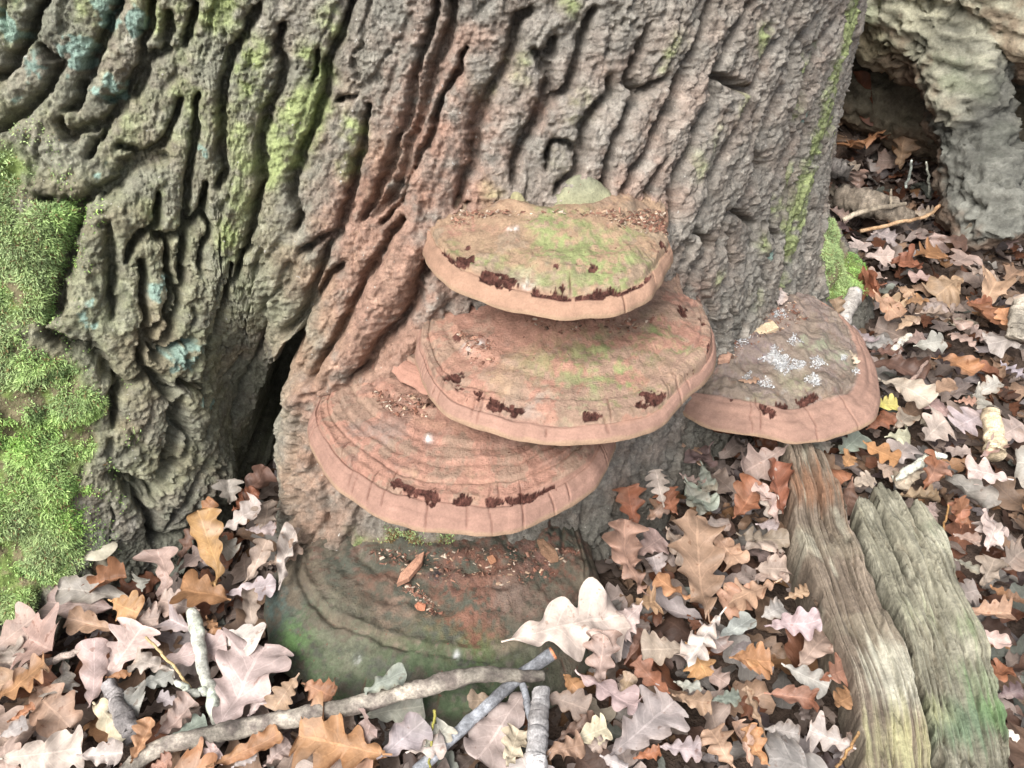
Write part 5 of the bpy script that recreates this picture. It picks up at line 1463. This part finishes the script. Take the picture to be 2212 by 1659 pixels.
T('9', 1150, 1030, 1340, 1100, .35, 'pale', 'curl', zb=.035)
T('9', 1260, 1450, 1375, 1535, .3, 'white', 'flat', 'white narrow leaf end beside the mossy edge of the green plank', zb=.03)
T('9', 1220, 1260, 1320, 1200, .6, 'russet', 'curl', zb=.03)
T('9', 1100, 540, 1110, 410, .5, 'russet', 'up', zb=.03, zt=.06)
T('9', 1240, 630, 1250, 500, .6, 'pale', 'flat', zb=.035)
T('9', 1080, 580, 1200, 620, .6, 'pink', 'flat', zb=.03)
T('9', 1080, 860, 1180, 840, .8, 'grey', 'curl', zb=.03)
T('9', 1300, 740, 1390, 650, .6, 'pink', 'roll', zb=.03)
T('9', 1190, 830, 1260, 700, .5, 'pink', 'curl', zb=.025)
T('9', 1270, 1330, 1390, 1290, .5, 'purple', 'curl', zb=.02)
T('9', 1090, 700, 1200, 760, .5, 'grey', 'flat')
T('9', 210, 1000, 475, 990, .42, 'lilac', 'curl', 'greyish lilac shell shaped leaf left of the brown plank', zb=.045, zt=.05)
T('9', 370, 1170, 500, 1030, .7, 'pink', 'flat', zb=.03)
T('9', 200, 820, 0, 930, .6, 'tan', 'flat', zb=.025)
T('9', 170, 740, 315, 740, .7, 'pink', 'flat', zb=.035)
T('9', 55, 1150, 225, 1150, .7, 'orange', 'flat', zb=.038)
T('9', 235, 1310, 445, 1350, .5, 'russet', 'fold', zb=.035)
T('9', 290, 1190, 505, 1290, .55, 'grey', 'flat', zb=.03)
T('9', 460, 1250, 605, 1190, .8, 'russet', 'flat', 'russet crinkled leaf tucked against the lower brown plank', zb=.035)
T('9', 510, 1370, 605, 1330, .8, 'orange', 'curl', zb=.035)
T('9', 215, 1480, 370, 1500, .7, 'grey', 'flat', 'grey white smooth leaf low in the litter left of the plank', zb=.02)
T('9', 600, 1560, 390, 1480, .75, 'lilac', 'flat', 'pale lilac star shaped leaf at the bottom beside the brown plank', zb=.035, zt=.04, depth=.62)
T('9', 130, 1640, 40, 1440, .5, 'tan', 'fold', zb=.03, zt=.045)
T('9', 420, 850, 480, 960, .5, 'pink', 'curl', zb=.02)
T('9', 310, 870, 420, 820, .4, 'tan', 'curl', zb=.02)
T('9', 560, 1600, 620, 1500, .5, 'pink', 'curl', zb=.02)
# --- far, between the oak and the fallen log
T('3', 930, 840, 1075, 880, .5, 'cream', 'curl', 'cream coloured leaf under the fallen log arch', zb=.05, zt=.05)
T('3', 1365, 1340, 1510, 1330, .75, 'orange', 'flat', 'bright orange tan star shaped leaf in front of the log stub', zb=.05, depth=.6)
T('3', 1270, 890, 1300, 720, .6, 'tan', 'up', zb=.03, zt=.09)
T('3', 930, 700, 930, 585, .6, 'russet', 'up', zb=.04, zt=.10)
T('3', 1060, 1010, 1060, 890, .6, 'pink', 'up', zb=.04, zt=.09)
T('3', 860, 760, 945, 710, .6, 'tan', 'flat', zb=.04)
T('3', 1100, 1350, 1240, 1360, .7, 'pale', 'flat', zb=.04)
T('3', 1225, 1400, 1350, 1380, .6, 'russet', 'fold', zb=.04)
T('3', 1140, 1230, 1260, 1270, .7, 'grey', 'curl', zb=.04)
T('3', 1480, 1250, 1650, 1290, .4, 'brown', 'curl', zb=.04)
T('3', 1160, 1510, 1050, 1490, .6, 'russet', 'up', zb=.03, zt=.06)
T('3', 1140, 1570, 1290, 1640, .6, 'tan', 'fold', zb=.03)
T('3', 1640, 1600, 1770, 1610, .8, 'russet', 'flat', zb=.03)
T('3', 1540, 1400, 1640, 1350, .7, 'pink', 'flat', zb=.035)
T('3', 1010, 760, 1100, 800, .5, 'orange', 'fold', zb=.04, zt=.07)
T('3', 1120, 690, 1160, 790, .5, 'russet', 'curl', zb=.05)
T('3', 950, 640, 1040, 680, .5, 'russet', 'up', zb=.03, zt=.08)
T('3', 1340, 770, 1380, 690, .7, 'russet', 'curl', zb=.03, zt=.06)
T('3', 900, 1100, 1020, 1150, .6, 'pink', 'curl', zb=.04)
T('3', 980, 1330, 1090, 1310, .6, 'pale', 'curl', zb=.04)
T('3', 1650, 1420, 1760, 1480, .6, 'pink', 'curl', zb=.03)
T('3', 1840, 1480, 1920, 1400, .6, 'tan', 'curl', zb=.03)
T('3', 1270, 1500, 1350, 1560, .5, 'tan', 'curl', zb=.03)
T('3', 1390, 1640, 1500, 1630, .5, 'pink', 'curl', zb=.04)
T('3', 1300, 1600, 1400, 1590, .4, 'orange', 'fold', zb=.04)

# ---- where leaves may lie
BASE_POLY = np.array(C0)
E_POLY = np.array([at_z(p[0], p[1], 0)[:2] for p in E_MARGIN] + [(.17, .95), (-.33, .95)])
E_POLY = E_POLY.mean(0) + (E_POLY - E_POLY.mean(0)) * .95
P1 = np.array([at_z(*p, .03)[:2] for p in PL_L] + [at_z(*p, .03)[:2] for p in PL_R[::-1]])
P2 = np.array([at_z(*p, .03)[:2] for p in PR_L] + [at_z(*p, .03)[:2] for p in PR_R[::-1]])
def free_spot(xy, planks=True):
    bad = in_poly(xy, BASE_POLY) | in_poly(xy, E_POLY)
    if planks: bad |= in_poly(xy, P1) | in_poly(xy, P2)
    return ~bad

KEYS = ['pale', 'pink', 'lilac', 'tan', 'orange', 'russet', 'brown', 'grey', 'green', 'purple', 'white', 'cream']
KP = np.array([.13, .29, .08, .15, .06, .12, .08, .08, .03, .03, .003, .01])
KP /= KP.sum()

# ---- more single leaves in the gaps the tracing leaves
def fill_leaves(target):
    r = np.random.default_rng(77)
    have = [d['c'][:2] for d in LEAVES]
    tries = 0
    while len(LEAVES) < target and tries < 20000:
        tries += 1
        px, py = r.uniform(-60, 2270), r.uniform(560, 1720)
        if r.random() < .12: px, py = r.uniform(1740, 2230), r.uniform(250, 700)
        p = at_z(px, py, .02)
        if p[1] > 2.4 or not free_spot(p[None, :2])[0]: continue
        dmin = min(np.hypot(*(np.array(h) - p[:2])) for h in have)
        if dmin < .034 + .012 * r.random(): continue
        a = r.uniform(0, 6.28); L = r.uniform(.05, .105)
        L *= .78 if py < 1000 else 1.0
        d = np.array([math.cos(a), math.sin(a), 0]) * L
        zz = r.uniform(.006, .022)
        b = p - d / 2; b[2] = zz; t = p + d / 2; t[2] = zz + r.uniform(-.01, .025)
        if not free_spot(np.array([b[:2], t[:2]])).all(): continue
        form = r.choice(['flat', 'curl', 'fold', 'up'], p=[.35, .42, .15, .08])
        leaf_obj(b, t, L * r.uniform(.55, .85), str(r.choice(KEYS, p=KP)), str(form), r)
        have.append(p[:2])
fill_leaves(296)

# ---- the litter beneath and beyond: too many to count
def litter():
    r = np.random.default_rng(5)
    Vs, Fs, Cs, Us, off = [], [], [], [], 0
    protos = []
    for k in range(36):
        form = r.choice(['flat', 'curl', 'fold', 'roll'], p=[.30, .42, .2, .08]); fm = FORMS[str(form)]
        kw = {q: fm[q] * r.uniform(.6, 1.3) * (1 if q in ('ripple', 'fold') else r.choice([-1, 1])) for q in fm}
        protos.append(leaf_geo(1.0, r.uniform(.5, .8), r, nu=15, nv=5, stalk=False, **kw))
    n = 0
    while n < 6400:
        if n < 5400:
            x, y = r.uniform(-1.15, 1.75), .30 + r.random() ** 1.15 * 2.3
        else:
            x, y = r.uniform(-3., 4.), r.uniform(.2, 4.6)
        xy = np.array([[x, y]])
        if not free_spot(xy, False)[0]: continue
        V, F, uv = protos[r.integers(len(protos))]
        L = r.uniform(.04, .088) if r.random() > .3 else r.uniform(.018, .04)
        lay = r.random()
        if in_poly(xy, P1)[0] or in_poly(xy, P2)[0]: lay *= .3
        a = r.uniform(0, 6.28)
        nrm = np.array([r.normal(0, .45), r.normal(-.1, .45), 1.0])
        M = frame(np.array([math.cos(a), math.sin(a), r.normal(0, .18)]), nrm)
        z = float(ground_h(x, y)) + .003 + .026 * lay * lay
        Vw = (V - V.mean(0)) * L
        Vw = Vw @ M.T
        Vw[:, 2] = np.where(Vw[:, 2] > .022, .022 + (Vw[:, 2] - .022) * .6, Vw[:, 2])
        Vw += [x, y, z]
        key = str(r.choice(KEYS, p=KP))
        c = np.array(PAL[key]) * r.uniform(.38, .85) * (.65 + .35 * lay)  # deeper, older leaves darker, with shade of the gaps put into the colour
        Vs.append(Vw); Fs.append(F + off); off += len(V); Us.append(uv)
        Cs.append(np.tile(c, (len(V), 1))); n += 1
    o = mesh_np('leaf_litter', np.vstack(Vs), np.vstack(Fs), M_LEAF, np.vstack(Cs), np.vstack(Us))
    tag(o, 'deep layer of mixed brown oak leaf litter covering the woodland floor', None, None, 'stuff')
litter()

# ================================================================== SMALL THINGS
def lump(name, c, rx, ry, rz, up, col, mat, seed, parent=None, n=40, squash=1.6, rough=.12):
    """rounded growth: one closed surface of revolution, uneven, broadest at its foot"""
    th = np.linspace(0, 2 * np.pi, n, endpoint=False)[None]
    t = np.linspace(0, 1, 22)[:, None]
    prof = (1 - t ** squash) ** .62
    X = rx * prof * np.cos(th); Y = ry * prof * np.sin(th); Z = rz * t + 0 * th
    V = np.stack([X, Y, Z], -1)
    nz = fbm(np.stack([X, Y, Z], -1).reshape(-1, 3) / max(rx, rz) * 1.6 + seed * 5, 3, seed).reshape(X.shape)
    V *= (1 + rough * nz)[..., None]
    M = frame(np.array([1., 0, 0]), np.array(up, float))
    V = V.reshape(-1, 3) @ M.T
    g = fbm(V * 120 + seed, 3, seed + 2)[:, None]
    cc = np.array(col[0]) * (1 - t.repeat(n, 0)) + np.array(col[1]) * t.repeat(n, 0)
    cc = cc * (1 + .18 * g)
    o = mesh_np(name, V + (np.array(c) - (np.array(parent.location) if parent else 0)) if parent else V, grid_faces(22, n, True), mat, np.clip(cc, .01, .9), parent=parent)
    if not parent: o.location = c
    return o
lump('knob', at_y(1252, 482, .965), .045, .036, .060, (-.15, .1, 1), ((.27, .26, .14), (.21, .21, .145)), M_CAP, 3, A_T)
lump('knob', at_y(1118, 458, .96), .021, .02, .030, (.1, -.3, 1), ((.24, .17, .11), (.27, .25, .14)), M_CAP, 4, A_T, rough=.25)
for k, (px, py, y, r_, lab) in enumerate([(1238, 1132, .845, .030, 'upper of two young pinkish bracket buds under the lower stacked bracket'), (1284, 1168, .85, .024, 'lower of two young pinkish bracket buds beside the old green bracket')]):
    o = lump('bracket_bud', at_y(px, py, y), r_ * 1.15, r_, r_ * .75, (.15, -.75, .6), ((.27, .15, .11), (.33, .19, .14)), M_CAP, 11 + k, rough=.2)
    tag(o, lab, 'bracket fungus', 'young bracket buds')
o = lump('bracket_bud', at_y(672, 1160, .80), .024, .02, .022, (0, -.8, .6), ((.17, .15, .10), (.22, .15, .10)), M_CAP, 15, rough=.3)
tag(o, 'knobbly greenish bud on the bark between hollow and old bracket', 'bracket fungus', 'young bracket buds')

def top_points(V, nt, poly):
    T_ = V[:nt].reshape(-1, 3)
    x, y = project(T_)
    return T_[in_poly(np.stack([x, y], -1), poly)]

def shards(P, r, smin, smax, cols, name, parent=None, flat=.35, kind='stuff', label=None):
    """loose fragments: small tilted wedges"""
    n = len(P)
    a = r.uniform(0, 6.28, n); s = smin * (smax / smin) ** r.random(n)
    w = s * r.uniform(.25, .7, n)
    tl = r.normal(0, .5, (n, 2))
    dx = np.stack([np.cos(a), np.sin(a), tl[:, 0] * .7], 1); dy = np.stack([-np.sin(a), np.cos(a), tl[:, 1] * .7], 1)
    up = np.array([0, 0, 1.])
    h = w * flat
    V = np.stack([P - dx * s[:, None] / 2 - dy * w[:, None] / 2, P + dx * s[:, None] / 2 - dy * w[:, None] * .3, P + dx * s[:, None] * .35 + dy * w[:, None] / 2, P - dx * s[:, None] * .4 + dy * w[:, None] * .4,
                  P + up * h[:, None] - dx * s[:, None] * .2, P + up * (h * 1.1)[:, None] + dx * s[:, None] * .25], 1)
    f = np.array([(0, 1, 5), (0, 5, 4), (1, 2, 5), (2, 3, 4), (2, 4, 5), (3, 0, 4)])
    F = (np.arange(n)[:, None, None] * 6 + f[None]).reshape(-1, 3)
    c = np.array(cols)[r.integers(len(cols), size=n)] * r.uniform(.75, 1.2, (n, 1))
    o0 = np.array(parent.location) if parent else np.zeros(3)
    o = mesh_np(name, V.reshape(-1, 3) - o0, F, M_CRUMB, np.clip(np.repeat(c, 6, 0), .01, .9), smooth=False, parent=parent)
    o['kind'] = kind
    if label: o['label'] = label
    return o
rs_ = np.random.default_rng(19)
def pick(P, n): return P[rs_.integers(len(P), size=min(n, 4 * len(P)))] + rs_.normal(0, .0012, (min(n, 4 * len(P)), 3))
BR = [(.16, .075, .05), (.24, .13, .09), (.32, .22, .15), (.09, .055, .04), (.40, .32, .25), (.19, .10, .07), (.14, .07, .05)]
bits = []
for V_, nt_, poly, n in [(A_V, A_nt, [(960, 455), (1440, 455), (1430, 500), (1330, 478), (1180, 462), (1050, 470), (985, 492)], 520), (A_V, A_nt, [(1290, 455), (1420, 470), (1440, 510), (1330, 490)], 260),
                         (B_V, B_nt, [(990, 715), (1060, 735), (1080, 790), (1020, 790)], 130), (E_V, E_nt, [(780, 1185), (1260, 1185), (1180, 1262), (960, 1262), (840, 1230)], 500), (E_V, E_nt, [(860, 1262), (900, 1262), (960, 1325), (930, 1330)], 160),
                         (D_V, D_nt, [(1555, 745), (1620, 690), (1720, 650), (1740, 690), (1640, 735), (1570, 790)], 420), (C_V, C_nt, [(790, 845), (905, 855), (930, 900), (850, 900)], 220), (B_V, B_nt, [(1130, 690), (1440, 690), (1350, 720), (1180, 720)], 120)]:
    P = top_points(V_, nt_, poly)
    if len(P): bits.append(pick(P, n))
shards(np.vstack(bits), rs_, .0022, .0085, BR, 'bark_crumbs', label='rusty bark crumbs and splinters lying along the backs of the brackets')
mp = []
for (x, y, r_, n) in [(785, 560, 50, 300), (830, 610, 36, 160), (900, 600, 28, 120), (1000, 590, 30, 110), (985, 680, 30, 140), (740, 700, 26, 70), (880, 470, 26, 70), (1145, 565, 14, 40), (640, 665, 18, 40), (810, 330, 26, 90), (600, 470, 36, 90), (1205, 640, 14, 40)]:
    c = np.array(zp('6', x, y)); rr = r_ / 1.659 * .6777
    th = np.linspace(0, 6.28, 26); poly = [(c[0] + 1.25 * rr * math.cos(a) * (1 + .5 * math.sin(3 * a + x) + .3 * math.sin(7 * a + y)), c[1] + rr * math.sin(a) * (1 + .3 * math.cos(4 * a + y))) for a in th]
    P = top_points(D_V, D_nt, poly)
    if len(P): mp.append(pick(P, int(n * 1.5)) + [0, 0, .001])
shards(np.vstack(mp), rs_, .0015, .0042, [(.42, .42, .42), (.33, .33, .33), (.25, .245, .24), (.50, .50, .49)], 'white_mould', parent=D_T, flat=.5)
def dz(V_, nt_, x, y):
    T_ = V_[:nt_].reshape(-1, 3); px, py = project(T_)
    return float(T_[np.argmin((px - x) ** 2 + (py - y) ** 2)][2])
def chip_on(V_, nt_, label, z, pts, col, seed, th=.006):
    q = [zp(z, *p) for p in pts]
    c = np.mean(q, 0)
    o = chip('wood_chip', label, q, dz(V_, nt_, *c) + .001, th, col, seed)
    o.data.materials[0] = M_CHIP
chip_on(D_V, D_nt, 'tan wood chip at the back of the humped bracket, furthest from its rim', '6', [(575, 390), (615, 364), (665, 366), (690, 378), (640, 402), (590, 412)], (.45, .33, .21), 1)
chip_on(D_V, D_nt, 'largest pale wood chip on the humped bracket, with white bits on it', '6', [(652, 432), (720, 398), (765, 385), (796, 420), (735, 448), (690, 462)], (.50, .39, .26), 2)
chip_on(D_V, D_nt, 'pinkish wood chip wedged between the humped bracket and the widest one', '6', [(462, 560), (500, 535), (548, 560), (540, 590), (480, 600)], (.40, .24, .17), 3)
chip_on(E_V, E_nt, 'pinkish pointed splinter of wood on the old green bracket', 'F', [(858, 1268), (866, 1246), (905, 1206), (917, 1199), (912, 1222), (884, 1256)], (.38, .21, .14), 4, .007)
chip_on(E_V, E_nt, 'small orange bark chip below the splinter on the old green bracket', 'F', [(896, 1312), (904, 1304), (920, 1310), (918, 1322), (902, 1322)], (.40, .17, .10), 5, .004)
chip_on(E_V, E_nt, 'small orange bark chip to the plank side of the splinter on the old bracket', 'F', [(1052, 1207), (1064, 1203), (1072, 1214), (1060, 1220)], (.42, .21, .12), 6, .004)
chip_on(E_V, E_nt, 'brown folded flake lying on the back of the old green bracket', 'F', [(1160, 1175), (1176, 1172), (1200, 1196), (1206, 1214), (1190, 1216), (1168, 1196)], (.27, .16, .10), 7, .008)
r9 = np.random.default_rng(91)
def leaf_on(V_, nt_, b, t, wf, key, form, label, dzv=.004, zt=.0):
    zb = dz(V_, nt_, *b) + dzv; zt_ = dz(V_, nt_, *t) + dzv + zt
    B_, T_ = at_z(*b, zb), at_z(*t, zt_)
    leaf_obj(B_, T_, np.linalg.norm(T_ - B_) * wf, key, form, r9, label)
leaf_on(D_V, D_nt, zp('6', 590, 690), zp('6', 700, 680), .35, 'tan', 'curl', 'small narrow tan leaf lying on the humped grey bracket')
leaf_on(D_V, D_nt, zp('6', 800, 295), zp('6', 810, 215), .5, 'white', 'up', 'tiny whitish leaf standing at the back of the humped bracket', zt=.03)
leaf_on(D_V, D_nt, zp('6', 1180, 530), zp('6', 1215, 590), .4, 'cream', 'curl', 'tiny cream leaf caught in the rim groove of the humped bracket')
leaf_on(C_V, C_nt, (905, 868), (955, 872), .6, 'brown', 'curl', 'dark brown leaf lodged between the widest bracket and the one below')

# ================================================================== LABELS OF THE LEAVES
MARKS = [('the moss cushion', (150, 1230)), ('the hollow in the oak', (580, 1010)), ('the lichened twig', (450, 1450)), ('the bark strip', (262, 1540)), ('the long grey stick', (640, 1560)), ('the slate grey stick', (1040, 1560)),
         ('the largest pale leaf', (1235, 1320)), ('the old green bracket', (1290, 1390)), ('the upper end of the brown plank', (1690, 1060)), ('the middle of the brown plank', (1780, 1330)), ('the lower end of the brown plank', (1850, 1590)),
         ('the broken end of the green plank', (1930, 1060)), ('the mossy edge of the green plank', (2130, 1470)), ('the yellow green leaf', (1915, 872)), ('the rolled beige leaf', (2147, 930)), ('the broken branch end at the edge', (2200, 700)),
         ('the mossy foot of the oak', (1860, 600)), ('the stub of the fallen log', (2080, 520)), ('the rotten branch under the log', (1880, 450)), ('the widest bracket', (1400, 980)), ('the humped bracket rim', (1890, 780))]
MXY = [(n, at_z(*p, .03)[:2]) for n, p in MARKS]
NTH = ['', 'second ', 'third ', 'fourth ', 'fifth ', 'sixth ', 'seventh ', 'eighth ', 'ninth ', 'tenth ']
groups = {}
for d in LEAVES:
    if d['label']: continue
    n, q = min(MXY, key=lambda m: np.hypot(*(m[1] - d['c'][:2])))
    size = 'small' if d['L'] < .062 else ('large' if d['L'] > .105 else 'middling')
    groups.setdefault((size, d['form'], d['key'], n), []).append((float(np.hypot(*(q - d['c'][:2]))), d))
for (size, form, key, n), L_ in groups.items():
    L_.sort(key=lambda t: t[0])
    for i, (dist, d) in enumerate(L_):
        d['o']['label'] = f'{size} {FWORD[form]} {WORD[key]} leaf ' + (f'nearest to {n}' if i == 0 else f'{NTH[i]}nearest to {n}')

# a cream leaf folded over itself, standing like a little mushroom below the moss
_b = at_z(215, 1238, .012)
_th = np.linspace(0, 2 * np.pi, 36, endpoint=False); _t = np.linspace(0, 1, 12)[:, None]
_r = .0135 - .002 * _t + .0012 * np.sin(3 * _th[None] + 4 * _t)
_S = np.stack([_r * np.cos(_th)[None] * 1.25, _r * np.sin(_th)[None] * .7, .045 * _t + 0 * _th[None]], -1)
_q = np.linspace(0, 1, 10)[:, None]
_R = (.027 * _q) * (1 + .10 * np.sin(2 * _th[None] + 1) + .06 * np.sin(5 * _th[None]))
_C = np.stack([_R * np.cos(_th)[None] * 1.15, _R * np.sin(_th)[None] * .75, .052 - .010 * _q ** 2 + .003 * np.sin(3 * _th[None]) * _q + .003 * _q * np.cos(_th)[None]], -1)
_fl = empty('folded_leaf', tuple(_b))
tag(_fl, 'cream folded leaf standing like a small mushroom at the foot of the moss', 'leaf')
for _n, _V in (('rolled_base', _S), ('folded_blade', _C)):
    _v = _V.reshape(-1, 3)
    _cc = np.array([.46, .42, .32]) * (1 + .16 * fbm(_v * 90, 3, 3)[:, None])
    if _n == 'rolled_base':
        _m = (np.exp(-((_v[:, 0] - .004) / .006) ** 2 - ((_v[:, 2] - .018) / .012) ** 2) * (_v[:, 1] < 0))[:, None]
        _cc = _cc * (1 - _m) + np.array([.14, .085, .05]) * _m
    mesh_np(_n, _v, grid_faces(_V.shape[0], 36, True), M_LEAF, np.clip(_cc, .01, .9), np.zeros((len(_v), 2)) + .5, parent=_fl)
